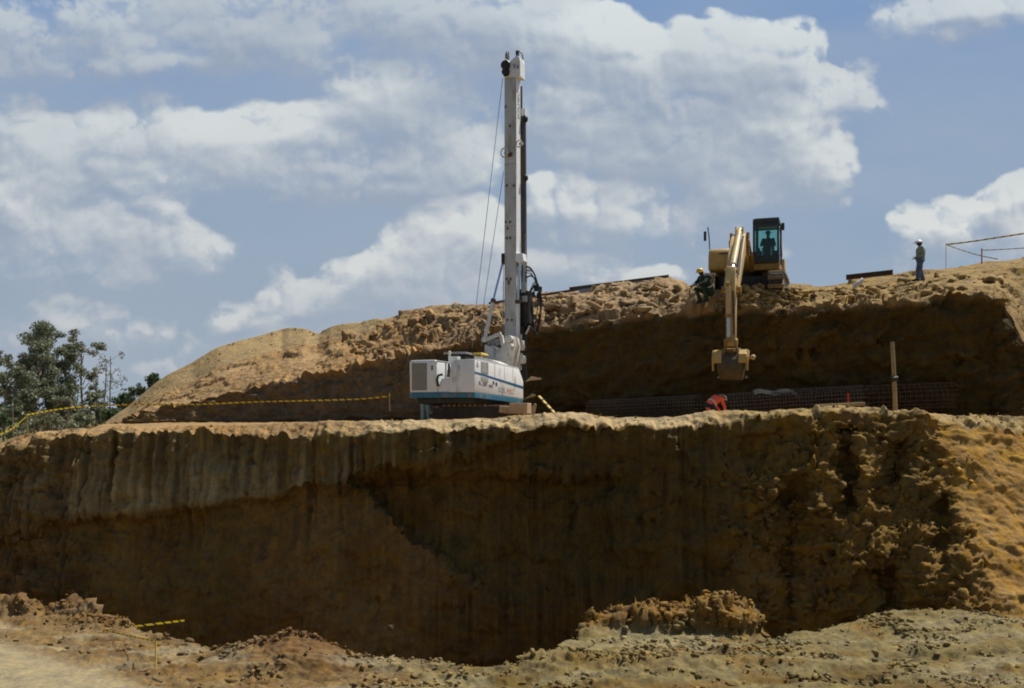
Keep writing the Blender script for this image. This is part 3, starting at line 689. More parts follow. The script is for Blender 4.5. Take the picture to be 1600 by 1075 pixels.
# ------------------------------------------------------------------ loose stones
ROCKS = []
def rock_shapes():
    if ROCKS: return ROCKS
    rr = np.random.default_rng(99)
    for k in range(36):
        b = bmesh.new(); p = rr.normal(0, 1, (13, 3)); p /= np.linalg.norm(p, axis=1, keepdims=True); p *= (.75+.35*rr.random((13, 1)))
        p[:, :] = np.where(np.abs(p) > .62, np.sign(p)*(.62+.3*(np.abs(p)-.62)), p)
        for q_ in p: b.verts.new(q_)
        res = bmesh.ops.convex_hull(b, input=b.verts); bmesh.ops.delete(b, geom=[v for v in b.verts if not v.link_faces], context='VERTS')
        bmesh.ops.triangulate(b, faces=b.faces); b.verts.index_update()
        ROCKS.append((np.array([v.co[:] for v in b.verts]), np.array([[v.index for v in f.verts] for f in b.faces]))); b.free()
    return ROCKS
def rubble(name, mask, count, smin, smax, label, cat, flatness=.6, seed=1, sink=.25, tint=1.):
    rng = np.random.default_rng(seed)
    # area weights so that stones spread evenly over the ground
    a = np.linalg.norm(np.cross(np.gradient(POS, axis=1), np.gradient(POS, axis=0)), axis=-1)
    w = (a*mask*(.08+1.6*ss(-.15, .6, fbm(POS*np.array([.9, 1.6, .9]), 3, 500+seed)))).reshape(-1); w /= w.sum()
    ids = rng.choice(w.size, count, p=w)
    base = POS.reshape(-1, 3)[ids] + rng.normal(0, .03, (count, 3))
    shapes = rock_shapes()
    sz = smin*(smax/smin)**(rng.random(count)**2.2)
    Vl, Fl, rep_, off_ = [], [], [], 0
    for k in range(count):
        iv, fi = shapes[rng.integers(len(shapes))]
        j = iv*np.array([1, .8, flatness])*np.array([.7+.7*rng.random(), .7+.7*rng.random(), .7+.6*rng.random()])
        q_ = Matrix.Rotation(rng.random()*6.28, 3, 'Z') @ Matrix.Rotation(rng.normal(0, .45), 3, 'X') @ Matrix.Rotation(rng.random()*6.28, 3, 'Z'); j = j@np.array(q_).T
        Vl.append(base[k]+j*sz[k]/2+np.array([0, 0, sz[k]*(.5-sink)*flatness*.6])); Fl.append(fi+off_); off_ += len(iv); rep_.append(len(iv))
    V = np.concatenate(Vl); Fc = np.concatenate(Fl); rep_ = np.array(rep_)
    me = bpy.data.meshes.new(name); me.vertices.add(len(V)); me.vertices.foreach_set('co', V.reshape(-1).astype(np.float32))
    me.loops.add(Fc.size); me.loops.foreach_set('vertex_index', Fc.reshape(-1).astype(np.int32))
    me.polygons.add(len(Fc)); me.polygons.foreach_set('loop_start', (np.arange(len(Fc))*3).astype(np.int32)); me.polygons.foreach_set('loop_total', np.full(len(Fc), 3, np.int32))
    me.update(); ca = me.color_attributes.new('soil', 'FLOAT_COLOR', 'POINT')
    al = ALB.reshape(-1, 3)[ids]*tint*(.8+.45*rng.random((count, 1))); cc = np.ones((len(V), 4), np.float32); cc[:, :3] = np.clip(np.repeat(al, rep_, 0), 0, .9); ca.data.foreach_set('color', cc.reshape(-1))
    me.materials.append(ROCKM); o = bpy.data.objects.new(name, me); COL.objects.link(o); tag(o, label, cat, kind='stuff'); return o
inpx = (PXg > -120) & (PXg < 1720)
RB = ROCKM
rubble('rubble', ((SEG >= 11) & (SEG <= 12) & inpx & (PXg > 520))*(1-.7*ss(1420, 1500, PXg))*(1-flat(9.8, 41, 2.8, 11, 13))*(.25+ss(540, 760, PXg)), 1700, .10, 1.0, 'broken tan stones and slabs lying over the upper hill', 'rubble', .42, 3, tint=1.05)
rubble('rubble', ((SEG >= 11) & (SEG <= 13) & inpx & (PXg <= 600)).astype(float), 900, .05, .3, 'small clods scattered over the long left hillside', 'rubble', .5, 4)
bermm = np.exp(-((Xg-10.6)/1.7)**2)+.8*np.exp(-((Xg-7.9)/.8)**2)
rubble('rubble', ((SEG == 11) & (Dd < 38.5))*bermm, 420, .12, .62, 'lumps of spoil heaped in front of the excavator tracks', 'rubble', .6, 14, tint=1.1)
rubble('gravel', ((SEG == 3) & inpx & (PXg > 560)).astype(float)+((SEG == 4) & (T < .35) & inpx & (PXg > 560)), 11000, .025, .26, 'grey gravel and lumps spread over the near ground at right', 'gravel', .6, 5, sink=.5, tint=1.2)
rubble('clods', (((SEG == 3) | ((SEG == 4) & (T < .3))) & inpx & (PXg <= 560) & (road < .1)).astype(float)*(.3+3*np.clip(hp, 0, .6)), 4600, .02, .24, 'crumbled brown clods along the near edge of the pit at left', 'soil', .6, 6, tint=1.0)
rubble('rubble', ((SEG == 7) | (SEG == 8)) & inpx & (PXg > 20), 1800, .03, .18, 'loose earth crumbs along the rim of the pit', 'rubble', .5, 7)
rubble('clods', ((nearm) & (heapm > .35) & (PXg > 800) & (PXg < 1240)).astype(float), 700, .06, .42, 'sharp broken clods over the low earth ledge at the wall foot', 'soil', .7, 18, sink=.35)
rubble('clods', ((SEG == 6) & (PXg > 1120) & (PXg < 1520)).astype(float), 900, .08, .55, 'broken earth lumps clinging to the right pit wall', 'soil', .7, 8, sink=.5)
# ------------------------------------------------------------------ drilling rig
RIG_YAW = R(-24)
RC, RS = math.cos(R(24)), math.sin(R(24))
RIG = Vector((-1.78, 38.53, -.62))
rig = empty('drilling_rig', RIG, RIG_YAW)
tag(rig, 'white crawler drilling rig with blue stripes and a tall white mast on the middle terrace', 'drilling rig')
def RL(px, py, ly):
    """rig coordinates of the photo point (px,py) on the plane y=ly of the rig"""
    a = (px-CX)/F
    d = (ly+RIG.x*RS+RIG.y*RC)/(a*RS+RC)
    X, Y, Z = a*d, d, (H0-py)/F*d
    dx, dy = X-RIG.x, Y-RIG.y
    return Vector((dx*RC-dy*RS, ly, Z-RIG.z))
def slopez(y): return -.046*(y+2.2)            # the house is tilted nose-down
TILT = Matrix.Identity(4)
def tz(v): return Vector((v[0], v[1], v[2]+slopez(v[1])))
def tilt_mb(mb):
    mb.v = [tz(v) for v in mb.v]; return mb
UA = Matrix.Translation((.40, .1, 0)) @ Matrix.Rotation(R(-60), 4, 'Z')
def uc(mb):
    mb.v = [UA@v for v in mb.v]; return mb
# undercarriage
for s in (-1, 1):
    t = MB(); x0 = s*1.05
    prof = [(-1.95, .38), (-1.75, .12), (-1.35, .0), (1.35, .0), (1.75, .12), (1.95, .38), (1.8, .66), (1.5, .78), (-1.5, .78), (-1.8, .66)]
    t.prism(prof, 'x', x0-.25, x0+.25)
    uc(t); tk = t.build('track', 'dark_metal', rig, .02)
    sh = MB()
    L_ = [Vector((x0, *p)) for p in prof]
    for i in range(len(L_)):
        a, b_ = L_[i], L_[(i+1) % len(L_)]; n = max(1, int((b_-a).length/.19))
        for k in range(n):
            c0 = a+(b_-a)*((k+.5)/n); t_ = (b_-a).normalized(); nrm = Vector((1, 0, 0)).cross(t_)*(1)
            M = Matrix.Translation(c0) @ Matrix(((1, 0, 0), (0, t_.y, nrm.y), (0, t_.z, nrm.z))).to_4x4()
            sh.box((-.29, -.07, -.035), (.29, .07, .035), M)
    uc(sh)
    sh.build('track_shoes', 'track_mud', tk)
    w = MB()
    for yy in (-1.55, 1.55): w.tube([(x0-s*.02, yy, .39), (x0+s*.30, yy, .39)], .3, 16)
    for yy in (-.9, -.3, .3, .9): w.tube([(x0-s*.02, yy, .2), (x0+s*.28, yy, .2)], .14, 12)
    uc(w); loose(w.build('wheel', 'dark_metal', tk))
u = MB(); u.box((-.85, -1.2, .25), (.85, 1.2, .72)); u.box((-1.1, -.9, .35), (1.1, -.5, .62)); u.box((-1.1, .5, .35), (1.1, .9, .62)); uc(u).build('undercarriage', 'dark_metal', rig, .03)
u = MB(); u.tube([(0, 0, .7), (0, 0, 1.02)], .75, 28); u.build('slewing_ring', 'dark_metal', rig)
# deck: blue lower band with a chamfered underside
WX = 1.40
plan = [(-WX+.12, -2.28), (.36, -2.28), (WX-.28, -2.24), (WX, -2.2), (WX, 2.42), (WX-.1, 2.5), (-WX+.1, 2.5), (-WX, 2.4), (-WX, -2.2)]
m_ = MB(); m_.prism([(p[0], p[1]) for p in plan], 'z', 1.07, 1.27); tilt_mb(m_).build('deck_band', 'teal_paint', rig, .02)
m_ = MB(); m_.prism([(p[0]*.86, p[1]*.9) for p in plan], 'z', .86, 1.068); tilt_mb(m_).build('belly_plate', 'dark_metal', rig, .02)
# engine hood (right half, full length), with nose chamfer
hood = MB()
hood.prism([(-2.2, 1.272), (-2.2, 2.52), (1.95, 2.52), (2.42, 2.02), (2.42, 1.272)], 'x', .52, WX)
hd = tilt_mb(hood).build('engine_hood', 'white_paint', rig, .045, True)
# rounded rear corner panel swelling out towards the counterweight
cw = MB()
def cwplan(z, k): return [(.36+.12*(1-k), -2.2), (.40+.1*(1-k), -2.30), (.62, -2.36), (1.05, -2.33), (1.30, -2.26), (1.398, -2.202)]
prof_pts = []
zs = [1.272, 1.6, 2.0, 2.25, 2.40, 2.51]; ks = [1, 1, .95, .6, .1, -.35]
base_i = []
for z, k in zip(zs, ks):
    for (x, y) in cwplan(z, k):
        yy = -2.2+(y+2.2)*(1 if z < 2.1 else .75 if z < 2.3 else .45 if z < 2.45 else .2)
        prof_pts.append((x, yy-.002, z))
nq = 6
cw.v = [Vector(p) for p in prof_pts]
for i in range(len(zs)-1):
    for k in range(nq-1): cw.f.append((i*nq+k, i*nq+k+1, (i+1)*nq+k+1, (i+1)*nq+k))
cw.f.append(tuple(range(nq))[::-1]); cw.f.append(tuple((len(zs)-1)*nq+k for k in range(nq)))
cw.f.append(tuple([i*nq for i in range(len(zs))]+[i*nq+nq-1 for i in range(len(zs))][::-1]))
tilt_mb(cw).build('rear_panel', 'white_paint', rig, 0, True)
# radiator box on the left
rb = MB(); rb.prism([(-WX+.03, 1.272), (-WX+.0, 2.46), (-WX+.06, 2.52), (-.30, 2.52), (-.20, 2.46), (-.17, 1.272)], 'y', -2.24, -.9)
rbo = tilt_mb(rb).build('radiator_box', 'white_paint', rig, .04, True)
gr = MB(); gr.box((-1.27, -2.262, 1.36), (-.62, -2.243, 2.40)); tilt_mb(gr); gro = gr.build('grille', 'grille_grey', rbo)
sl_ = MB()
for k in range(20): sl_.box((-1.26, -2.275, 1.385+k*.051), (-.63, -2.263, 1.402+k*.051))
tilt_mb(sl_).build('louvres', 'grey_paint', gro)
d_ = MB(); d_.box((-.42, -2.256, 2.12), (-.36, -2.243, 2.30)); tilt_mb(d_).build('latch', 'text_dark', rbo)
# low middle part of the tail between the two boxes
lw = MB(); lw.prism([(-.18, 1.272), (-.10, 1.62), (.02, 1.82), (.40, 1.86), (.42, 1.272)], 'y', -2.22, -1.3); tilt_mb(lw).build('tail_panel', 'white_paint', rig, .04, True)
hs = MB(); hs.tube([tz((-.12, -2.26, 1.5)), tz((-.15, -2.3, 1.75)), tz((-.10, -2.28, 1.92)), tz((.05, -2.2, 1.96))], .05, 8); hs.build('hose', 'rubber', rig, smooth=True)
mc = MB(); mc.box((-.14, -1.5, 1.9), (.40, -.9, 2.2)); mc.tube([(.1, -1.8, 1.85), (.1, -1.8, 2.4)], .05); mc.box((-.1, -.9, 1.3), (.5, 1.5, 2.2)); tilt_mb(mc).build('engine_block', 'dark_metal', rig, .02)
hr = MB()
hr.tube([tz((-.22, -2.2, 2.47)), tz((.52, -2.2, 2.36))], .035); hr.tube([tz((.18, -2.2, 1.84)), tz((.18, -2.2, 2.41))], .035)
loose(hr.build('handrail', 'cream_paint', rig))
# cab, front left, far side of the machine
cb = MB(); cb.prism([(.6, 1.272), (.6, 3.02), (2.2, 3.02), (2.48, 2.3), (2.48, 1.272)], 'x', -1.36, -.42)
cbo = tilt_mb(cb).build('cab', 'dark_metal', rig, .04, True)
rf = MB(); rf.box((-1.40, .55, 3.022), (-.38, 2.25, 3.11)); tilt_mb(rf).build('cab_roof', 'grey_paint', cbo, .02)
wn = MB(); wn.box((-1.28, .585, 2.2), (-.5, .597, 2.95)); tilt_mb(wn).build('window', 'rubber', cbo)
bx = MB(); bx.box((-.35, -.6, 2.3), (.35, .6, 2.62)); tilt_mb(bx).build('oil_tank', 'grey_paint', rig, .03)
bx = MB(); bx.prism([(.10, 2.62), (.10, 2.90), (.9, 2.74), (1.25, 2.60), (1.25, 2.525), (.10, 2.525)], 'y', .35, 1.2); tilt_mb(bx).build('valve_cover', 'cream_paint', rig, .03)
bx = MB(); bx.prism([(-.10, 2.98), (.0, 3.06), (.36, 3.06), (.44, 2.98)], 'y', .5, 1.1); bx.tube([(.17, .8, 2.6), (.17, .8, 3.0)], .05); tilt_mb(bx).build('warning_lamp', 'helmet_yellow', rig, .02)
bx = MB(); bx.tube([(-.45, -.7, 2.5), (-.45, -.7, 2.93)], .05); bx.ball((-.45, -.7, 2.95), .07); bx.box((-.4, -.9, 2.3), (.0, -.62, 2.78)); tilt_mb(bx).build('filter', 'cream_paint', rig)
ln = MB(); ln.box((1.402, -2.15, 2.515), (1.38, 1.95, 2.545)); tilt_mb(ln).build('hood_edge', 'white_paint', rig)
# side: stripe, vents, warning triangle, lettering
XS = WX+.004
def side_quad(name, pts, m, d=.006, par=rig):
    q_ = MB(); q_.prism(pts, 'x', XS-.003, XS+d); return tilt_mb(q_).build(name, m, par)
side_quad('stripe', [(-2.19, 1.985), (-2.19, 2.05), (2.40, 1.80), (2.40, 1.70)], 'blue_paint', .005, hd)
side_quad('vent', [(-1.66, 2.075), (-1.66, 2.47), (-1.04, 2.47), (-1.04, 2.04)], 'grey_paint', .012, hd)
side_quad('vent', [(-1.66, 1.78), (-1.66, 1.90), (-1.04, 1.87), (-1.04, 1.73)], 'grey_paint', .012, hd)
side_quad('warning_sticker', [(-2.08, 2.25), (-1.97, 2.48), (-1.86, 2.25)], 'text_grey', .006, hd)
for y_ in (-.42, .5, 1.3): side_quad('panel_seam', [(y_, 1.95), (y_, 2.5), (y_+.015, 2.5), (y_+.015, 1.95)], 'grey_paint', .003, hd)
side_quad('sticker', [(-.62, 1.68), (-.62, 1.80), (-.48, 1.80), (-.48, 1.68)], 'text_dark', .004, hd)
side_quad('sticker', [(-.36, 1.64), (-.36, 1.77), (-.20, 1.77), (-.20, 1.64)], 'text_dark', .004, hd)
TM = lambda y, z: Matrix.Translation((XS+.003, y, z+slopez(y))) @ Matrix.Rotation(-.046, 4, 'X') @ Matrix(((0, 0, 1, 0), (1, 0, 0, 0), (0, 1, 0, 0), (0, 0, 0, 1)))
text_obj('R-200', .22, 'text_dark', hd, TM(-1.86, 1.56), stretch=1.35)
text_obj('0HD', .16, 'text_dark', hd, TM(-.98, 1.54), stretch=1.2)
text_obj('SOIL', .30, 'text_grey', hd, TM(-.12, 1.42), stretch=1.2)
text_obj('MEC', .30, 'text_orange', hd, TM(.72, 1.42), stretch=1.15)
# --- kinematic frame that carries the mast
AY = 2.75
def q3(px, py, ly): return RL(px, py, ly)
fr = MB()
pl = [(755, 580), (757, 538), (765, 541), (775, 545), (783, 543), (790, 531), (797, 524), (800, 540), (793, 583)]
pp = [RL(a, b_, AY) for a, b_ in pl]
fr.prism([(p.x, p.z) for p in pp], 'y', AY, AY+.95)
fro = fr.build('mast_frame', 'cream_paint', rig, .03, True)
lk = MB()
a, b_ = RL(757, 532, AY+.1), RL(783, 521, AY+.1); lk.beam(a, b_, .12, .16)
a, b_ = RL(783, 524, AY+.1), RL(786, 541, AY+.1); lk.beam(a, b_, .16, .16)
lk.build('link_arm', 'cream_paint', fro, .02)
dk = MB(); a = RL(771, 535, AY+.25); dk.tube([a-Vector((.25, 0, 0)), a+Vector((.25, 0, 0))], .14, 12)
for k in range(3): c0 = RL(764+k*6, 536, AY+.15); dk.box((c0.x-.05, c0.y-.05, c0.z-.10), (c0.x+.05, c0.y+.05, c0.z+.10))
dk.build('pivot', 'steel', fro, .01)
pv = MB()
for (px, py, r_) in ((796, 530, .16), (797, 541, .13), (757, 531, .11)):
    c0 = RL(px, py, AY); pv.tube([c0-Vector((0, .12, 0)), c0+Vector((0, .16, 0))], r_, 14)
loose(pv.build('pivot_pin', 'cream_paint', fro, 0, True))
# --- mast
MY = 3.85
def mz(py): return RL(800, py, MY).z
x0 = RL(788.0, 300, MY).x; x1 = RL(806, 300, MY).x; y0, y1 = MY, MY+.46
z0, z1 = mz(545), mz(118)
ms = MB(); ms.box((x0, y0, z0), (x1, y1, z1)); mso = ms.build('mast', 'mast_paint', rig, .02)
ed = MB(); ed.box((x1+.001, y0+.02, mz(400)), (x1+.02, y1-.02, z1-.05)); ed.build('rail', 'white_paint', mso)
bk = MB()
for py in (256, 353, 372): bk.box((x0-.006, y0-.008, mz(py)-.012), (x1+.006, y0, mz(py)+.012))
loose(bk.build('weld_seam', 'grey_paint', mso))
bo = MB()
for (px, py) in ((790, 347), (797, 347), (793, 357), (792, 372), (797, 372), (792, 290), (803, 290), (797, 197), (790, 167), (792, 436), (798, 436), (795, 443), (795, 440), (793, 500), (800, 500)):
    c0 = RL(px, py, MY); bo.box((c0.x-.035, c0.y-.03, c0.z-.05), (c0.x+.035, c0.y, c0.z+.05))
loose(bo.build('bracket', 'rust', mso))
lt = Matrix.Translation((x1+.024, y0+.13, mz(176))) @ Matrix(((0, 0, 1, 0), (0, 1, 0, 0), (-1, 0, 0, 0), (0, 0, 0, 1))).inverted()
TV = Matrix(((0, 0, 1, 0), (0, -1, 0, 0), (1, 0, 0, 0), (0, 0, 0, 1)))
text_obj('SOILMEC', .30, 'text_dark', mso, Matrix.Translation((x1+.024, y0+.34, mz(185))) @ TV, stretch=1.0)
# head
hp_ = [(788, 120), (787, 104), (791, 92), (796, 97), (799, 94), (804, 89), (811, 88), (812.5, 95), (813, 120)]
hh = [RL(a_, b2, MY-.04) for a_, b2 in hp_]
h_ = MB(); h_.prism([(p.x, p.z) for p in hh], 'y', MY-.05, MY+.50); hdo = h_.build('mast_head', 'white_paint', mso, .02)
c0 = RL(789.5, 108, MY-.15)
pu = MB(); pu.tube([c0+Vector((0, -.05, .18)), c0+Vector((0, .22, .18))], .20, 18); pu.tube([c0+Vector((0, -.02, -.10)), c0+Vector((0, .18, -.10))], .17, 18); pu.box((c0.x-.10, c0.y+.02, c0.z-.28), (c0.x+.12, c0.y+.2, c0.z+.2)); loose(pu.build('sheave', 'dark_metal', mso, 0, True))
c0 = RL(809, 104, MY-.12); pu = MB(); pu.box((c0.x-.05, c0.y, c0.z-.07), (c0.x+.05, c0.y+.03, c0.z+.07)); c0 = RL(805, 104, MY); pu.box((c0.x-.03, c0.y-.075, c0.z-.08), (c0.x+.03, c0.y-.05, c0.z+.08)); pu.build('head_bracket', 'steel', hdo)
an = MB(); an.tube([RL(791, 94, MY+.1), RL(791.5, 81, MY+.1)], .03); an.tube([RL(794, 94, MY+.3), RL(794.5, 81, MY+.3)], .025); an.box(RL(790, 90, MY)-Vector((.02, 0, .02)), RL(796, 87, MY+.3)); loose(an.build('rod', 'kelly_steel', hdo))
hk = MB(); hk.tube([RL(*p, MY+.25) for p in ((807, 90), (808, 80), (812, 80), (816, 84), (817.5, 93))], .028); c0 = RL(808.5, 83, MY+.2); hk.box(c0-Vector((.06, .06, .1)), c0+Vector((.06, .06, .1))); hk.build('hook', 'kelly_steel', hdo, 0, True)
# ring-shaped hose guides on both sides
for (px, py, r_) in ((789, 239, .20), (812, 225, .15)):
    c0 = RL(px, py, MY-.02); rg_ = MB(); rg_.tube([c0+Vector((math.cos(t_)*r_*.85, -.06, math.sin(t_)*r_)) for t_ in [k*math.pi/8 for k in range(17)]], .030, 6)
    rg_.box((c0.x-.02, c0.y-.05, c0.z-.05), (c0.x+.16, c0.y+.02, c0.z+.05)); rg_.build('guide_ring', 'cream_paint', mso)
c0 = RL(797, 241, MY-.03); bx = MB(); bx.box(c0-Vector((.10, .03, .10)), c0+Vector((.10, .02, .06))); bx.build('bracket', 'rust', mso)
# brackets that hold the rams
bx = MB(); c0 = RL(785.5, 404, MY); bx.box((c0.x-.07, c0.y-.02, c0.z-.23), (c0.x+.09, c0.y+.35, c0.z+.23)); bx.build('ram_bracket', 'dark_metal', mso, .02)
bx = MB(); bx.prism([(RL(a_, b2, MY).x, RL(a_, b2, MY).z) for a_, b2 in ((806, 396), (817, 396), (819, 408), (812, 412), (806, 408))], 'y', MY-.05, MY+.35); bx.build('ram_bracket', 'white_paint', mso, .02)
# rams
def ram(b0, b1, b2, r1, r2, m1):
    t = MB(); t.tube([b0, b1], r1, 12); o = t.build('ram', m1, rig, 0, True)
    t = MB(); t.tube([b1, b2], r2, 10); t.build('ram_rod', 'chrome', o, 0, True)
    t = MB(); t.tube([b1-(b1-b0).normalized()*.08, b1+(b1-b0).normalized()*.08], r1*1.35, 12); t.tube([b0-(b1-b0).normalized()*.1, b0+(b1-b0).normalized()*.1], r1*1.4, 12); loose(t.build('collar', 'rust', o, 0, True))
ram(RL(757, 532, AY+.1), RL(770.5, 470, AY+.45), RL(786, 408, MY+.1), .085, .05, 'cream_paint')
ram(RL(809, 535, MY+.1), RL(809, 472, MY+.1), RL(813, 406, MY+.1), .10, .065, 'white_paint')
# thin hydraulic pipe on the left face of the mast
tb = MB(); tb.tube([RL(786.5, 470, MY-.05), RL(786.8, 410, MY-.05)], .012); tb.tube([RL(786.2, 520, MY-.05), RL(786.5, 440, MY-.05)], .02); loose(tb.build('pipe', 'steel', mso))
# kelly bar
KY = MY+.75
ke = MB(); ke.tube([RL(814.5, 135, KY), RL(815, 195, KY)], .05, 8); ke.tube([RL(817.3, 190, KY), RL(819, 480, KY)], .135, 14)
keo = ke.build('kelly_bar', 'kelly_steel', rig, 0, True)
t = MB(); t.tube([RL(820.8, 365, KY-.1), RL(821, 470, KY-.1)], .03); t.build('pipe', 'steel', keo)
t = MB(); c0 = RL(818.5, 176, KY-.05); t.box(c0-Vector((.10, .08, .16)), c0+Vector((.10, .08, .16))); t.build('swivel', 'white_paint', keo, .02)
t = MB(); c0 = RL(820, 186, KY-.05); t.ball(c0, .15, sc=(1, 1, 1.15)); t.ball(RL(821, 278, KY-.05), .13, sc=(1, 1, 1.2)); loose(t.build('swivel_joint', 'dark_metal', keo, 0, True))
# rotary drive and its dark guard
rd = MB(); rd.prism([(RL(a_, b2, KY).x, RL(a_, b2, KY).z) for a_, b2 in ((814, 452), (828, 455), (828, 506), (816, 520), (813, 520))], 'y', KY-.25, KY+.35)
rdo = rd.build('rotary_drive', 'dark_metal', rig, .03)
t = MB(); c0 = RL(819, 445, KY-.2); t.box(c0-Vector((.12, .1, .35)), c0+Vector((.10, .1, .1))); c0 = RL(819, 467, KY-.28); t.box(c0-Vector((.10, .06, .13)), c0+Vector((.14, .04, .13))); t.tube([RL(819, 405, KY-.25), RL(818, 445, KY-.25)], .05); t.build('gearbox', 'grey_paint', rdo, .015)
t = MB()
for (px, py, w, h) in ((806, 523, .10, .12), (811, 528, .13, .16), (815, 540, .12, .22), (812, 555, .14, .10), (816, 562, .14, .18), (811, 572, .09, .2)):
    c0 = RL(px, py, MY+.15); t.box(c0-Vector((w, .12, h)), c0+Vector((w, .12, h)))
t.build('mast_foot', 'cream_paint', mso, .05, True)
t = MB()
for (px, py, w, h) in ((806, 545, .10, .3), (814, 515, .14, .14), (818, 548, .10, .14), (808, 565, .10, .2)):
    c0 = RL(px, py, MY+.4); t.box(c0-Vector((w, .12, h)), c0+Vector((w, .12, h)))
t.tube([RL(819, 520, MY+.5), RL(820, 600, MY+.5)], .10)
t.build('winch', 'dark_metal', mso, .03)
t = MB(); t.beam(RL(822, 522, KY-.3), RL(828, 509, KY-.3), .07); t.build('lever', 'cream_paint', rdo)
# hose loops
rng = random.Random(5)
hz = MB()
def catm(pts, n=6):
    out = []
    P_ = [pts[0]]+pts+[pts[-1]]
    for i in range(1, len(P_)-2):
        for k in range(n):
            t_ = k/n; a, b_, c_, d_ = P_[i-1], P_[i], P_[i+1], P_[i+2]
            out.append(.5*((2*b_)+(c_-a)*t_+(2*a-5*b_+4*c_-d_)*t_*t_+(3*b_-a-3*c_+d_)*t_**3))
    out.append(P_[-2]); return out
for k in range(9):
    o_ = rng.uniform(-1.8, 1.8); q_ = rng.uniform(-3, 3); ly = KY+rng.uniform(-.3, .3)
    pts = [RL(820, 417+abs(o_)*1.2+k*2.4, ly), RL(830+o_, 421+q_+k*2.0, ly), RL(838+o_, 438+q_+k, ly), RL(844+o_*1.4, 462+q_, ly), RL(842+o_*2, 490+q_, ly), RL(836+o_*1.5, 520+q_-k*2, ly), RL(828, 505+k, ly)]
    if k > 3: pts = [RL(828+o_, 447+k*2, ly), RL(834+o_, 430+k*3, ly), RL(840+o_, 445+q_, ly), RL(845+o_, 470+q_*2, ly), RL(843+o_, 500+q_*3, ly), RL(840+o_, 524+q_-k, ly)]
    hz.tube(catm(pts), .020, 6)
for k in range(3):
    hz.tube(catm([RL(829, 470+k*6, KY-.1), RL(833, 492+k*3, KY-.1), RL(832+k, 512, KY-.1), RL(838+k, 524, KY-.1)]), .03, 6)
hz.tube(catm([RL(820, 416, KY), RL(828, 418, KY), RL(835, 428, KY), RL(839, 440, KY)]), .035, 6)
hz.tube(catm([RL(822, 434, KY), RL(829, 431, KY), RL(836, 436, KY), RL(840, 446, KY)]), .035, 6)
for k in range(6):
    c0 = RL(834+k*2.2, 448+rng.uniform(0, 14), KY); hz.box(c0-Vector((.04, .05, .12)), c0+Vector((.04, .05, .12)))
hz.build('hose_bundle', 'rubber', rdo, 0, True)
# ropes to the winch on the house
rp = MB()
rp.tube([RL(785.5, 122, MY-.1), RL(744, 478, .9), RL(737.5, 545, .9)], .014, 5)
rp.tube([RL(787, 268, MY-.1), RL(756.5, 470, 1.0), RL(752, 540, 1.0)], .014, 5)
loose(rp.build('wire_rope', 'steel', rig))

# ------------------------------------------------------------------ excavator
EG = 4.62
EX = Vector((9.84, 40.4, EG))
ex = empty('excavator', EX)
ef = Vector((-.33, -.944, 0)).normalized()
ex.rotation_euler = (0, 0, math.atan2(ef.y, ef.x)-math.pi/2)      # local +Y forward, local -X = machine left = the cab side
tag(ex, 'yellow crawler excavator with a dark cab reaching down over the edge of the upper bank', 'excavator')
EC, ES_ = ef.y, ef.x
def EL(px, py, ly):
    """excavator coordinates of the photo point on the plane local y = ly"""
    a = (px-CX)/F
    d = (ly+EX.x*ef.x+EX.y*ef.y)/(a*ef.x+ef.y)
    X, Y, Z = a*d, d, (H0-py)/F*d
    dx, dy = X-EX.x, Y-EX.y
    return Vector((dx*ef.y-dy*ef.x, ly, Z-EX.z))
for s in (-1, 1):
    x0 = s*1.36
    prof = [(-2.1, .45), (-1.9, .14), (-1.5, 0), (1.5, 0), (1.9, .14), (2.1, .45), (1.95, .78), (1.6, .92), (-1.6, .92), (-1.95, .78)]
    t = MB(); t.prism(prof, 'x', x0-.24, x0+.24); tk = t.build('track', 'dark_metal', ex, .02)
    sh = MB(); L_ = [Vector((x0, *p)) for p in prof]
    for i in range(len(L_)):
        a, b_ = L_[i], L_[(i+1) % len(L_)]; n = max(1, int((b_-a).length/.2))
        for k in range(n):
            c0 = a+(b_-a)*((k+.5)/n); t_ = (b_-a).normalized(); nrm = Vector((1, 0, 0)).cross(t_)
            M = Matrix.Translation(c0) @ Matrix(((1, 0, 0), (0, t_.y, nrm.y), (0, t_.z, nrm.z))).to_4x4()
            sh.box((-.31, -.08, -.04), (.31, .08, .04), M); sh.box((-.31, -.02, -.075), (.31, .02, .04), M)
    sh.build('track_shoes', 'track_mud', tk)
    w = MB()
    for yy in (-1.65, 1.65): w.tube([(x0-.27, yy, .46), (x0+.27, yy, .46)], .36, 18)
    for yy in (-1.0, -.33, .33, 1.0): w.tube([(x0-.27, yy, .22), (x0+.27, yy, .22)], .16, 12)
    loose(w.build('wheel', 'track_mud', tk))
t = MB(); t.box((-1.0, -1.1, .35), (1.0, 1.1, .85)); t.tube([(0, 0, .8), (0, 0, 1.1)], .7, 24); t.build('undercarriage', 'dark_metal', ex, .03)
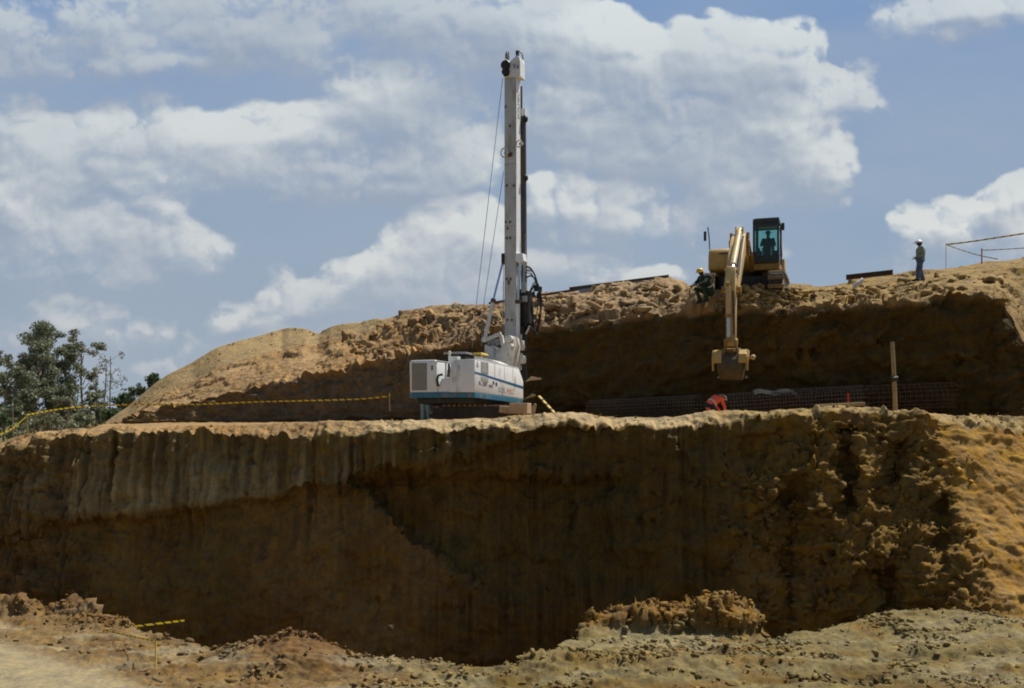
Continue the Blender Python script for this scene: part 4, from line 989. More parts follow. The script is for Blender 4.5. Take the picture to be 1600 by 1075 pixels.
# upper structure
h = MB(); h.prism([(-2.6, 1.1), (-2.6, 2.0), (-2.2, 2.15), (.35, 2.15), (.35, 1.1)], 'x', .42, 1.46)
b1_ = h.build('body', 'yellow_paint', ex, .14, True)
h = MB(); h.prism([(-2.75, 1.05), (-2.85, 1.5), (-2.75, 2.0), (-2.2, 2.0), (-2.2, 1.05)], 'x', -1.45, 1.45); h.build('counterweight', 'yellow_paint', ex, .08, True)
h = MB(); h.box((-1.45, -2.2, 1.05), (-.42, 1.25, 1.32)); h.build('cab_base', 'ochre_paint', ex, .03)
h = MB(); h.box((-.42, -2.2, 1.05), (.42, .8, 1.25)); h.box((-.40, -2.2, 1.25), (.40, -.3, 1.9)); h.build('swing_frame', 'ochre_paint', ex, .02)
h = MB(); h.prism([(.35, 1.10), (.35, 2.12), (.95, 2.05), (1.12, 1.75), (1.16, 1.25), (1.05, 1.10)], 'x', .46, 1.42); tb_ = h.build('tool_box', 'yellow_paint', ex, .10, True)
h = MB(); h.box((.62, 1.03, 1.86), (.98, 1.10, 1.875)); h.box((.62, 1.04, 1.80), (.98, 1.115, 1.815)); loose(h.build('slot', 'dark_metal', tb_))
h = MB(); h.box((.30, .9, 1.45), (.55, 1.15, 1.7)); h.tube([(.3, 1.0, 1.5), (.1, 1.1, 1.35), (0, 1.2, 1.3)], .05); h.build('valve', 'dark_metal', ex, .02)
# mirror on its post (machine right = image left)
t = MB(); t.tube([(1.38, .9, 2.05), (1.41, .9, 2.6), (1.46, .9, 2.98)], .028); mp = t.build('mirror_post', 'steel', ex)
t = MB(); t.box((1.52, .86, 2.42), (1.63, .92, 2.82)); t.build('mirror', 'dark_metal', mp, .02)
# cab with real openings
cx0, cx1, cy0, cy1, cz0, cz1 = -1.44, -.40, -.40, 1.30, 1.325, 3.12
cf = MB()
pw_ = .085
for (x, y) in ((cx0, cy0), (cx1-pw_, cy0), (cx0, cy1-pw_), (cx1-pw_, cy1-pw_)): cf.box((x, y, cz0), (x+pw_, y+pw_, cz1-.16))
cf.box((cx0, cy0+.6, cz0), (cx0+.06, cy0+.7, cz1-.16))
cf.box((cx0, cy0, cz1-.16), (cx1, cy1, cz1)); cf.box((cx0+.001, cy0+.001, cz0), (cx1-.001, cy1-.001, cz0+.10))
cf.box((cx0+.02, cy1-.06, cz0+.10), (cx1-.02, cy1-.005, cz0+.30))
cf.box((cx0+.02, cy1-.05, cz1-.32), (cx1-.02, cy1-.005, cz1-.155))
cf.box((cx0+.01, cy0+.01, cz0+.1), (cx1-.01, cy0+.05, cz0+.75)); cf.box((cx0+.005, cy0+.68, cz0+.1), (cx0+.05, cy1-.08, cz0+.35))
cfo = cf.build('cab', 'cab_frame', ex, .02)
t = MB(); t.box((cx0+.02, cy0+.05, cz1+.002), (cx1-.05, cy1-.12, cz1+.05)); t.build('cab_roof', 'cab_frame', cfo, .02)
t = MB(); t.box((cx0+.08, cy1-.035, cz0+.29), (cx1-.08, cy1-.025, cz1-.31)); t.build('windscreen', 'glass', cfo)
t = MB(); t.box((cx0+.08, cy0+.02, cz0+.75), (cx1-.08, cy0+.03, cz1-.16)); t.build('rear_window', 'glass', cfo)
t = MB(); t.box((cx0+.02, cy0+.09, cz0+.35), (cx0+.03, cy1-.09, cz1-.16)); t.build('side_window', 'glass', cfo)
t = MB(); t.box((cx1-.03, cy0+.09, cz0+.3), (cx1-.02, cy1-.09, cz1-.16)); t.build('side_window', 'glass', cfo)
t = MB(); t.tube([(cx0-.02, cy1-.1, cz1-.3), (cx0-.14, cy1-.1, cz1-.3)], .02); t.box((cx0-.20, cy1-.13, cz1-.50), (cx0-.08, cy1-.07, cz1-.20)); t.build('cab_mirror', 'dark_metal', cfo, .02)
t = MB(); t.tube([(cx0-.03, cy1-.05, cz0+1.4), (cx0-.07, cy1-.02, cz0+.8), (cx0-.10, cy1-.02, cz0+.3), (cx0-.06, cy1-.03, cz0-.1)], .025); t.build('grab_rail', 'dark_metal', cfo, 0, True)
t = MB(); t.box((-1.15, -.25, 1.45), (-.68, .3, 1.85)); t.box((-1.15, -.3, 1.85), (-.68, -.15, 2.45)); t.build('operator_seat', 'rubber', cfo, .05)
t = MB(); t.box((-.62, .2, 1.45), (-.50, .9, 2.05)); t.build('console', 'red_leather', cfo, .03)
t = MB(); t.tube([(-1.10, .95, 1.45), (-1.10, .9, 2.0)], .03); t.tube([(-.75, .95, 1.45), (-.75, .9, 2.0)], .03); loose(t.build('control_lever', 'cream_paint', cfo))
# boom: a cranked box beam in the machine's middle plane
def beam_yz(name, prof, x0, x1, m, par, bev=.03):
    b = MB(); b.prism(prof, 'x', x0, x1); return b.build(name, m, par, bev, True)
bw = .27
boom = beam_yz('boom', [(.30, 1.15), (.25, 1.50), (1.6, 2.05), (2.35, 2.32), (2.75, 2.30), (3.3, 1.95), (5.35, -.02), (5.42, -.30), (5.15, -.35), (3.0, 1.35), (2.3, 1.50), (.75, 1.05)], -bw, bw, 'boom_paint', ex, .03)
t = MB()
for (y_, z_, r_, w_) in ((2.5, 1.95, .15, bw+.13), (5.28, -.20, .14, bw+.08), (.45, 1.33, .16, bw+.12)): t.tube([(-w_, y_, z_), (w_, y_, z_)], r_, 14)
loose(t.build('boom_pin', 'ochre_paint', boom, 0, True))
for s in (-1, 1):
    t = MB(); t.tube([(s*.36, .95, 1.12), (s*.36, 1.75, 1.65)], .11, 12); cy = t.build('boom_cylinder', 'ochre_paint', ex, 0, True)
    t = MB(); t.tube([(s*.36, 1.75, 1.65), (s*.33, 2.45, 2.12)], .06, 10); t.build('cylinder_rod', 'chrome', cy, 0, True)
    t = MB(); t.box((s*.27, 2.35, 2.0), (s*.36, 2.65, 2.35)); t.tube([(s*.33, 2.40, 1.45), (s*.33, 2.40, 2.4)], .05); t.build('bracket', 'ochre_paint', cy)
# stick cylinder lying on top of the boom
t = MB(); a, b_ = Vector((-.02, 2.62, 2.46)), Vector((-.02, 4.95, .76)); t.tube([a, b_], .12, 14); cy = t.build('stick_cylinder', 'boom_paint', ex, 0, True)
t = MB(); t.tube([b_, Vector((-.02, 5.30, .50))], .075, 10); t.build('cylinder_rod', 'chrome', cy, 0, True)
t = MB(); t.box((-.18, 2.45, 2.25), (-.13, 2.80, 2.58)); t.box((.09, 2.45, 2.25), (.14, 2.80, 2.58)); loose(t.build('bracket', 'boom_paint', cy, .02))
t = MB(); t.tube([(-.19, 3.2, 2.12), (-.19, 4.2, 1.25), (-.17, 5.1, .36), (-.10, 5.3, .2)], .03); t.tube([(-.23, 3.2, 2.12), (-.23, 4.2, 1.25), (-.23, 5.0, .40)], .025); t.build('hose', 'rubber', boom, 0, True)
# stick, nearly plumb
sw = .17
stick = beam_yz('stick', [(5.12, .62), (5.42, .66), (5.62, .20), (5.58, -.6), (5.50, -2.28), (5.22, -2.30), (5.02, -.55), (4.98, -.05)], -sw, sw, 'boom_paint', ex, .03)
t = MB()
for (y_, z_) in ((5.30, .48), (5.36, -2.15), (5.30, -.22)): t.tube([(-sw-.07, y_, z_), (sw+.07, y_, z_)], .09, 12)
loose(t.build('pin', 'ochre_paint', stick, 0, True))
# bucket cylinder on the outer face of the stick
t = MB(); t.tube([(.06, 5.74, -.10), (.06, 5.70, -1.22)], .095, 12); cy = t.build('bucket_cylinder', 'boom_paint', ex, 0, True)
t = MB(); t.tube([(.06, 5.70, -1.22), (.06, 5.66, -2.02)], .062, 10); t.build('cylinder_rod', 'chrome', cy, 0, True)
t = MB(); t.tube([(.06, 5.71, -1.14), (.06, 5.70, -1.26)], .12, 12); t.tube([(-.02, 5.66, -2.05), (.15, 5.66, -2.05)], .10, 12); t.tube([(.02, 5.74, -.06), (.12, 5.74, -.06)], .12, 12); loose(t.build('collar', 'ochre_paint', cy, 0, True))
t = MB(); t.tube([(-.10, 5.66, -.3), (-.12, 5.64, -1.2), (-.12, 5.6, -1.9)], .025); t.build('hose', 'rubber', stick, 0, True)
t = MB(); t.beam((.20, 5.66, -2.05), (.20, 5.34, -2.52), .07, .13); t.beam((-.20, 5.66, -2.05), (-.20, 5.34, -2.52), .07, .13); t.beam((.20, 5.2, -2.05), (.20, 5.62, -2.10), .05, .12); t.beam((-.20, 5.2, -2.05), (-.20, 5.62, -2.10), .05, .12); loose(t.build('bucket_link', 'ochre_paint', stick, .01))
# bucket: hollow shell curled under the stick, mouth towards the machine side
bkt = MB(); nB = 11; bwid = .60; cyb, czb, rb_ = 5.30, -3.02, .52
arc = [(cyb+rb_*math.cos(t_), czb+rb_*math.sin(t_)) for t_ in [R(95)-R(225)*k/(nB-1) for k in range(nB)]]
arc_in = [(cyb+(rb_-.04)*math.cos(t_), czb+(rb_-.04)*math.sin(t_)) for t_ in [R(95)-R(225)*k/(nB-1) for k in range(nB)]]
for i in range(nB-1):
    a, b_, c_, d_ = arc[i], arc[i+1], arc_in[i+1], arc_in[i]
    bkt.hexa([(-bwid, a[0], a[1]), (bwid, a[0], a[1]), (bwid, b_[0], b_[1]), (-bwid, b_[0], b_[1]), (-bwid, d_[0], d_[1]), (bwid, d_[0], d_[1]), (bwid, c_[0], c_[1]), (-bwid, c_[0], c_[1])])
for s in (-1, 1): bkt.prism(arc+[(cyb-.35, czb-.10)], 'x', s*bwid, s*(bwid-.05))
for i, v in enumerate(bkt.v):
    v.x *= 1-.34*max(0, min(1, (-2.62-v.z)/.9))**.8
bo_ = bkt.build('bucket', 'bucket_steel', ex)
for s in (-1, 1):
    t = MB(); t.prism([(5.12, -2.44), (5.50, -2.42), (5.80, -2.60), (5.84, -2.92), (5.70, -2.94), (5.3, -2.56)], 'x', s*.30, s*(bwid-.01)); t.build('top_plate', 'yellow_paint', bo_, .02)
t = MB()
for s in (-1, 1):
    t.prism([(5.10, -2.36), (5.55, -2.36), (5.60, -2.66), (5.05, -2.66)], 'x', s*.22, s*.28)
t.tube([(-.32, 5.34, -2.5), (.32, 5.34, -2.5)], .07, 12); t.tube([(-.32, 5.20, -2.42), (.32, 5.20, -2.42)], .07, 12); t.build('bucket_ear', 'ochre_paint', bo_, .01)
for s in (-1, 1):
    t = MB(); t.prism([(5.20, -2.46), (5.62, -2.44), (5.82, -2.72), (5.76, -3.2), (5.68, -3.2), (5.60, -2.85)], 'x', s*(bwid-.02), s*(bwid+.05)); t.build('side_plate', 'yellow_paint', bo_, .01)
t = MB()
e_ = arc[-1]
for k in range(5):
    xx = -.5+k*.25; t.hexa([(xx-.05, e_[0]-.02, e_[1]-.04), (xx+.05, e_[0]-.02, e_[1]-.04), (xx+.02, e_[0]-.25, e_[1]+.02), (xx-.02, e_[0]-.25, e_[1]+.02), (xx-.05, e_[0]-.02, e_[1]+.04), (xx+.05, e_[0]-.02, e_[1]+.04), (xx+.02, e_[0]-.25, e_[1]+.05), (xx-.02, e_[0]-.25, e_[1]+.05)])
loose(t.build('bucket_tooth', 'steel', bo_))
t = MB(); t.ball((-.80, 5.6, -2.72), .10); t.box((-.78, 5.5, -2.78), (-.6, 5.62, -2.66)); t.build('side_pin', 'boom_paint', bo_, 0, True)
# ------------------------------------------------------------------ people
def limb(mb, pts, rr, n=12):
    pts = [Vector(p) for p in pts]; mb.tube(pts, list(rr), n)
    for p, r_ in zip(pts, rr): mb.ball(p, r_*.995, n, 8)
def remesh(o, vox, smooth=2):
    m_ = o.modifiers.new('r', 'REMESH'); m_.mode = 'VOXEL'; m_.voxel_size = vox; m_.use_smooth_shade = True
    if smooth:
        s_ = o.modifiers.new('s', 'SMOOTH'); s_.iterations = smooth; s_.factor = .5
    dg_ = bpy.context.evaluated_depsgraph_get(); dg_.update(); me = bpy.data.meshes.new_from_object(o.evaluated_get(dg_))
    o.modifiers.clear(); mt_ = list(o.data.materials); o.data = me
    if not me.materials:
        for x in mt_: me.materials.append(x)
    return o
def hand(mb, w, d, side, curl=.5):
    """palm and five fingers from wrist w along direction d; side: unit vector to the thumb"""
    d = Vector(d).normalized(); side = (Vector(side)-d*d.dot(Vector(side))).normalized(); nrm = d.cross(side)
    w = Vector(w); limb(mb, [w, w+d*.05], (.026, .030), 8); mb.ball(w+d*.06, .036, 10, 7)
    for k, (o_, L_) in enumerate(((.028, .072), (.010, .080), (-.009, .075), (-.027, .058))):
        a = w+d*.085+side*o_; b_ = a+(d*math.cos(curl)+nrm*math.sin(curl))*L_*.5; c_ = b_+(d*math.cos(curl*2)+nrm*math.sin(curl*2))*L_*.5
        limb(mb, [w+d*.05+side*o_*.8, a, b_, c_], (.012, .0105, .0095, .008), 6)
    a = w+d*.03+side*.03; b_ = a+(side*.7+d*.7)*.035; c_ = b_+(d*.85+side*.2+nrm*.3)*.032
    limb(mb, [a, b_, c_], (.013, .011, .009), 6)
def figure(name, loc, rz, J, label, shirt, trousers, helmet=None, vest=None, legs_only=False, hat=None, group=None):
    """J: joints in metres, local frame facing +Y.  keys: pelvis chest neck head(center) headdir + shoulder/elbow/wrist/hip/knee/ankle l/r"""
    o = empty(name, loc, rz); tag(o, label, 'person', group)
    V_ = {k: Vector(v) for k, v in J.items()}
    b = MB()
    pel, ch, nk, hd_ = V_['pelvis'], V_['chest'], V_['neck'], V_['head']
    fwd = V_['face'].normalized(); up = (hd_-nk).normalized(); rt_ = fwd.cross(up).normalized()
    limb(b, [pel, (pel+ch)/2, ch], (.135, .125, .14), 14); limb(b, [ch, nk], (.12, .058)); limb(b, [nk, hd_], (.055, .06))
    Mh = Matrix((rt_, fwd, up)).transposed().to_4x4()
    b.ball(hd_+up*.03, .1, 16, 12, (.78, .95, 1.08), Mh); b.ball(hd_-up*.045+fwd*.03, .062, 12, 9, (.9, 1.0, .95), Mh)   # skull, jaw
    b.ball(hd_+fwd*.098-up*.012, .018, 8, 6, (.8, 1.1, 1.2), Mh)                                      # nose
    for s in (-1, 1):
        b.ball(hd_+rt_*s*.080, .024, 8, 6, (.4, .8, 1.2), Mh)                                        # ears
    b.ball(hd_+fwd*.088-up*.052, .020, 8, 6, (1.3, .5, .5), Mh)                                      # lips
    b.ball(hd_+fwd*.080+up*.022, .030, 8, 6, (2.0, .4, .35), Mh)                                     # brow
    for s in 'lr':
        sh, el_, wr = V_['shoulder_'+s], V_['elbow_'+s], V_['wrist_'+s]
        limb(b, [ch+(sh-ch)*.4, sh, el_, wr], (.075, .058, .042, .030)); d_ = (wr-el_).normalized()
        hand(b, wr, V_.get('hand_'+s, d_), fwd if abs(fwd.dot(d_)) < .9 else up, .5)
        hp2, kn, an = V_['hip_'+s], V_['knee_'+s], V_['ankle_'+s]
        limb(b, [pel+(hp2-pel)*.6, hp2, kn, an], (.10, .09, .058, .040)); toe = V_.get('toe_'+s, an+Vector((0, .15, -.06)))
        limb(b, [an, toe], (.04, .032))
    bo2 = b.build('body', 'skin', o); remesh(bo2, .011, 3)
    ey = MB()
    for s in (-1, 1): ey.ball(hd_+rt_*s*.033+fwd*.083+up*.004, .012, 8, 6)
    loose(ey.build('eye', 'white_plastic', bo2, 0, True))
    if not (helmet or hat):
        hr_ = MB(); hr_.ball(hd_+up*.05-fwd*.01, .1, 14, 9, (.80, .98, .85), Mh); hr_.build('hair', 'hair', o, 0, True)
    c1 = MB()
    limb(c1, [pel+Vector((0, 0, -.02)), (pel+ch)/2, ch], (.155, .150, .165), 16); limb(c1, [ch, nk-(nk-ch)*.12], (.15, .082), 14)
    for s in 'lr':
        sh, el_, wr = V_['shoulder_'+s], V_['elbow_'+s], V_['wrist_'+s]
        limb(c1, [ch+(sh-ch)*.4, sh, el_, el_+(wr-el_)*.82], (.105, .082, .062, .048))
    remesh(c1.build('shirt', shirt, o), .018, 3)
    c2 = MB(); limb(c2, [pel+(ch-pel)*.10, pel], (.155, .162), 16)
    for s in 'lr':
        hp2, kn, an = V_['hip_'+s], V_['knee_'+s], V_['ankle_'+s]
        limb(c2, [pel+(hp2-pel)*.6, hp2, kn, kn+(an-kn)*.93], (.125, .118, .085, .075))
    remesh(c2.build('trousers', trousers, o), .018, 3)
    for s in 'lr':
        an = V_['ankle_'+s]; toe = V_.get('toe_'+s, an+Vector((0, .15, -.06)))
        bt = MB(); limb(bt, [an+(V_['knee_'+s]-an)*.18, an, (an+toe)/2, toe], (.058, .060, .055, .048), 12); remesh(bt.build('boot', 'boot', o), .012, 2)
    if helmet:
        hl = MB(); n, m2 = 20, 9; cc0 = hd_+up*.055
        vs = []; 
        for j in range(m2):
            ph = (math.pi/2*1.04)*j/(m2-1)
            for k in range(n): vs.append(cc0+Mh.to_3x3()@Vector((math.sin(ph)*math.cos(2*math.pi*k/n)*.112, math.sin(ph)*math.sin(2*math.pi*k/n)*.132, math.cos(ph)*.115)))
        fs = [(j*n+k, (j+1)*n+k, (j+1)*n+(k+1) % n, j*n+(k+1) % n) for j in range(m2-1) for k in range(n)]
        hl.add(vs, fs)
        ho = hl.build('helmet', helmet, o, 0, True); sd = ho.modifiers.new('t', 'SOLIDIFY'); sd.thickness = .004
        br = MB(); pts = []
        for k in range(21):
            a = 2*math.pi*k/20; rr_ = .03 if math.sin(a) < .2 else .03+.045*math.sin(a); pts.append((a, rr_))
        vs = []
        for a, rr_ in pts[:-1]:
            for (e, z_) in ((0, 0), (rr_, -.012), (rr_, -.018), (0, -.008)): vs.append(cc0+Mh.to_3x3()@Vector((math.cos(a)*(.108+e), math.sin(a)*(.128+e), z_)))
        fs = []
        for k in range(20):
            for q_ in range(4): fs.append((k*4+q_, k*4+(q_+1) % 4, ((k+1) % 20)*4+(q_+1) % 4, ((k+1) % 20)*4+q_))
        br.add(vs, fs); br.build('brim', helmet, ho)
    if hat:
        ht = MB(); cc0 = hd_+up*.06
        ht.tube([cc0+up*.0, cc0+up*.10], (.105, .085), 16); ht.tube([cc0, cc0+up*.012], (.19, .185), 20); ht.build('hat', hat, o)
    if vest:
        v = MB(); limb(v, [pel+(ch-pel)*.12, (pel+ch)/2, ch], (.172, .168, .182), 16); limb(v, [ch, nk-(nk-ch)*.25], (.17, .10), 14)
        for s in 'lr':
            sh = V_['shoulder_'+s]; limb(v, [ch+(sh-ch)*.4, sh], (.125, .105))
        vo_ = v.build('vest', vest, o); remesh(vo_, .018, 3)
        rf2 = MB(); ax = (ch-pel).normalized(); mdl = pel+(ch-pel)*.45; sx = ax.orthogonal().normalized(); sy = ax.cross(sx)
        rf2.tube([mdl-ax*.025, mdl+ax*.025], (.186, .188), 24); rf2.build('reflective_band', 'reflective', vo_)
    return o
STAND = dict(pelvis=(0,0,.95), chest=(0,-.01,1.33), neck=(0,.0,1.50), head=(0,.03,1.63), face=(0,1,-.05),
  shoulder_l=(-.19,0,1.42), elbow_l=(-.23,-.07,1.15), wrist_l=(-.17,.13,1.02), shoulder_r=(.19,0,1.42), elbow_r=(.23,-.07,1.15), wrist_r=(.17,.13,1.02),
  hip_l=(-.10,0,.90), knee_l=(-.11,.04,.50), ankle_l=(-.12,0,.09), hip_r=(.10,0,.90), knee_r=(.11,-.01,.50), ankle_r=(.13,-.12,.09))
# standing man on the right of the hill: faces left
wd = 42.0; feet = P(1438, 440, wd)
J = dict(STAND); J.update(hand_l=(.4, .8, 0), hand_r=(-.4, .8, 0), knee_l=(-.11,.09,.50), ankle_l=(-.12,.10,.09), ankle_r=(.13,-.12,.09))
figure('person', feet, R(78), J, 'standing worker with white helmet, green shirt and jeans, alone on the hill at right', 'green_shirt', 'denim', helmet='helmet_white').scale = (1.15, 1.25, 1.02)
# bending worker in an orange jacket behind the pit rim
wd = 35.0; q0 = P(1114, 640, wd)
Jb = dict(pelvis=(0,-.18,.82), chest=(0,.12,1.05), neck=(0,.30,1.12), head=(0,.42,1.14), face=(0,.75,-.65),
  shoulder_l=(-.19,.22,1.08), elbow_l=(-.24,.32,.82), wrist_l=(-.15,.45,.62), shoulder_r=(.19,.22,1.08), elbow_r=(.24,.32,.82), wrist_r=(.15,.45,.62),
  hip_l=(-.10,-.14,.80), knee_l=(-.13,.10,.45), ankle_l=(-.13,-.06,.09), hip_r=(.10,-.14,.80), knee_r=(.13,.10,.45), ankle_r=(.13,-.06,.09))
figure('person', (q0.x, wd, -.68), R(-62), Jb, 'worker in bright orange jacket and white helmet bending down behind the pit rim', 'orange_vest', 'dark_cloth', helmet='helmet_white', vest='orange_vest')
# crouching worker beside the excavator's track
wd = 37.9; q0 = P(1105, 474, wd)
Jc = dict(pelvis=(0,-.12,.42), chest=(0,.10,.80), neck=(0,.20,.96), head=(0,.27,1.07), face=(0,.9,-.35),
  shoulder_l=(-.19,.12,.90), elbow_l=(-.25,.32,.68), wrist_l=(-.15,.50,.60), shoulder_r=(.19,.12,.90), elbow_r=(.25,.32,.68), wrist_r=(.15,.50,.60),
  hip_l=(-.11,-.08,.40), knee_l=(-.18,.32,.50), ankle_l=(-.16,.14,.09), hip_r=(.11,-.08,.40), knee_r=(.18,.32,.50), ankle_r=(.16,.14,.09))
figure('person', q0, R(120), Jc, 'crouching worker in dark green overalls and yellow helmet beside the excavator', 'dark_green_cloth', 'dark_green_cloth', helmet='helmet_yellow', vest='dark_green_cloth').scale = (1.2, 1.2, 1.12)
# worker hidden to the waist by the rig: only the legs show below the radiator box
q0 = P(665, 652, 39.3)
figure('person', (q0.x, 39.3, -.62), R(10), {**STAND, 'head': (0,.03,1.60)}, 'person behind the rig of whom only pale teal trouser legs show under its tail', 'teal_cloth', 'teal_cloth', helmet='helmet_white')
# excavator driver
op = figure('person', (0, 0, 0), 0, dict(pelvis=(0,0,0), chest=(0,.0,.38), neck=(0,.02,.55), head=(0,.04,.68), face=(0,1,-.1),
  shoulder_l=(-.19,0,.47), elbow_l=(-.27,.12,.24), wrist_l=(-.20,.36,.26), shoulder_r=(.19,0,.47), elbow_r=(.27,.12,.24), wrist_r=(.20,.36,.26),
  hip_l=(-.10,.03,-.02), knee_l=(-.13,.44,.03), ankle_l=(-.12,.55,-.36), hip_r=(.10,.03,-.02), knee_r=(.13,.44,.03), ankle_r=(.12,.55,-.36)),
  'driver in dark clothes and hat seated inside the excavator cab', 'dark_cloth', 'dark_cloth', hat='dark_cloth')
Me = Matrix.Translation(EX) @ Matrix.Rotation(ex.rotation_euler.z, 4, 'Z')
op.location = Me @ Vector((-.92, .12, 1.98)); op.rotation_euler = (0, 0, ex.rotation_euler.z)

# ------------------------------------------------------------------ reinforcement cages
def cage(name, a, b, r, nbar, pitch, label, m='rust_grey', group='reinforcement cages on the terrace', rb_=.016):
    a, b = Vector(a), Vector(b); L_ = (b-a).length; t_ = (b-a).normalized(); s1 = t_.cross(Vector((0, 0, 1))).normalized(); s2 = s1.cross(t_)
    o = empty(name, (a+b)/2); tag(o, label, 'rebar cage', group)
    off = (a+b)/2; q_ = MB()
    rg2 = random.Random(len(label))
    for k in range(nbar):
        an = 2*math.pi*k/nbar; d_ = s1*math.cos(an)*r+s2*math.sin(an)*r
        q_.tube([a+d_-off-t_*rg2.uniform(0, .25), (a+b)/2+d_*.985-off, b+d_-off+t_*rg2.uniform(0, .35)], rb_, 5)
    q_.build('bars', m, o)
    h = MB(); n = int(L_/pitch)
    for k in range(n+1):
        c0 = a+t_*(L_*k/n)-off; rr_ = r+.02+rg2.uniform(-.01, .01)
        h.tube([c0+s1*math.cos(2*math.pi*j/18)*rr_+s2*math.sin(2*math.pi*j/18)*rr_ for j in range(19)], rb_*.75, 4, False)
    h.build('hoops', m, o); return o
TZ = -.58
cage('rebar_cage', P(925, 646, 40.2)+Vector((0, 0, .15)), P(1088, 637, 37.3)+Vector((0, 0, .1)), .38, 16, .13, 'short dark rebar cage in the shade behind the rim, left of the orange worker')
cage('rebar_cage', P(1140, 634, 36.9), P(1340, 621, 36.6), .46, 20, .12, 'dense rebar cage under a grey rag, right of the orange worker')
cage('rebar_cage', P(1200, 628, 37.35), P(1482, 617, 36.75), .48, 16, .19, 'long open rebar cage running behind the pale wooden post', 'rust')
rg_ = MB()
pts = [P(1178+i*6, 611-3*math.sin(i*.9)-(2 if 3 < i < 8 else 0), 36.6) for i in range(12)]
for i in range(11): 
    a, b_ = pts[i], pts[i+1]; rg_.hexa([a+Vector((0,-.12,-.15)), b_+Vector((0,-.12,-.15)), b_+Vector((0,.25,-.12)), a+Vector((0,.25,-.12)), a, b_, b_+Vector((0,.2,.03)), a+Vector((0,.2,.03))])
tag(rg_.build('rag', 'grille_grey', None, 0, True), 'grey rag draped over the dense rebar cage', 'rag')

# ------------------------------------------------------------------ posts, stakes, timber
ps = MB(); a, b_ = P(1399, 645, 34.6), P(1394, 534, 34.6)
ps.tube([a, (a+b_)/2+Vector((.01, 0, 0)), b_], (.08, .076, .07), 10)
po_ = ps.build('wooden_post', 'wood', None, 0, True); tag(po_, 'tall pale wooden post standing in front of the rebar cages', 'post')
tw = MB(); a = P(1397, 592, 34.55); tw.tube([a-Vector((.12, 0, .01)), a+Vector((.12, 0, .01))], .10, 10); tw.build('binding_wire', 'dark_metal', po_)
ps = MB(); ps.tube([P(1326, 640, 34.8), P(1325, 614, 34.8)], .045, 8); tag(ps.build('stake', 'red_paint', None, 0, True), 'short red stake in front of the rebar cages', 'stake')
ps = MB(); ps.box((-.9, -.12, -.06), (.9, .12, .06)); o = ps.build('plank', 'wood', None, .01); o.location = P(1312, 633, 34.3); o.rotation_euler = (0, R(-3), .1); tag(o, 'short weathered plank on the rim below the red stake', 'plank')
o = MB().box((-.36, -.25, -.2), (.36, .25, .2)).build('timber_block', 'pale_wood', None, .02); o.location = P(813, 638, 36.3); o.rotation_euler = (0, R(1), R(-20)); tag(o, 'square pale timber block under the nose of the drilling rig', 'timber')
o = MB().box((-.22, -.2, -.13), (.22, .2, .13)).build('timber_block', 'pale_wood', None, .02); o.location = P(790, 640, 36.8); o.rotation_euler = (0, R(4), R(-10)); tag(o, 'smaller brownish timber block left of the pale block under the rig', 'timber')
o = MB().prism([(-.22, -.12), (.02, .10), (.10, .09), (.45, .02), (.46, -.03), (.0, -.07)], 'y', -.2, .2).build('sheet_scrap', 'pale_wood', None, .01); o.location = P(829, 592, 41.0); tag(o, 'torn tan board hanging just right of the rig nose', 'board')
o = MB().prism([(-.3, -.12), (.06, .12), (.22, .08), (.2, .02), (-.1, -.06)], 'y', -.2, .2).build('sheet_scrap', 'wood', None, .01); o.location = P(829, 620, 40.0); tag(o, 'greenish board leaning behind the timber block', 'board')
o = MB().prism([(-.12, -.22), (-.06, .1), (.06, .25), (.14, .22), (.06, -.22)], 'y', -.1, .1).build('stone_slab', 'pale_wood', None, .02); o.location = P(833, 640, 38.5); tag(o, 'pale upright slab right of the timber block', 'slab')
o = MB().beam(P(842, 619, 38.0), P(866, 645, 37.0), .10, .06).build('striped_bar', 'helmet_yellow', None, .01); tag(o, 'yellow and black bar leaning on the ground right of the rig', 'bar')
sb = MB()
for k in range(3): 
    a = P(842, 619, 38.0)*(1-(.2+.28*k))+P(866, 645, 37.0)*(.2+.28*k); b_ = P(842, 619, 38.0)*(1-(.30+.28*k))+P(866, 645, 37.0)*(.30+.28*k); sb.beam(a, b_, .106, .066)
loose(sb.build('stripe', 'rubber', o))

# ------------------------------------------------------------------ steel on the crest
def ibeam(a, b, h, w, m, label, cat='steel beam', group=None, name='steel_beam'):
    a, b = Vector(a), Vector(b); c0 = (a+b)/2; q_ = MB(); t_ = (b-a).normalized()
    q_.beam(a-c0+Vector((0, 0, h/2)), b-c0+Vector((0, 0, h/2)), w, .05); q_.beam(a-c0-Vector((0, 0, h/2)), b-c0-Vector((0, 0, h/2)), w, .05); q_.beam(a-c0, b-c0, .06, h-.05)
    o = q_.build(name, m); o.location = c0; return tag(o, label, cat, group)
ibeam(P(890, 452, 52.5), P(1045, 432.5, 50.5), .16, .16, 'rust_grey', 'long dark steel beam lying on the crest left of the excavator')
ibeam(P(905, 455, 51.8), P(1030, 437.5, 50.0), .12, .12, 'steel', 'bluish steel beam just below the long dark beam on the crest')
for k, (m, lb) in enumerate((('rust', 'topmost red-brown bar of the stack crossing behind the mast'), ('steel', 'middle grey bar of the stack crossing behind the mast'), ('steel', 'lowest grey bar of the stack crossing behind the mast'))):
    a, b_ = P(764-2*k, 474+6*k, 53.6-k*.3), P(905, 452+5.2*k+(2 if k else 0), 52.4-k*.3)
    q_ = MB(); c0 = (a+b_)/2; q_.tube([a-c0, b_-c0], .07, 8); o = q_.build('steel_bar', m); o.location = c0; tag(o, lb, 'steel bar', 'steel bars on the crest')
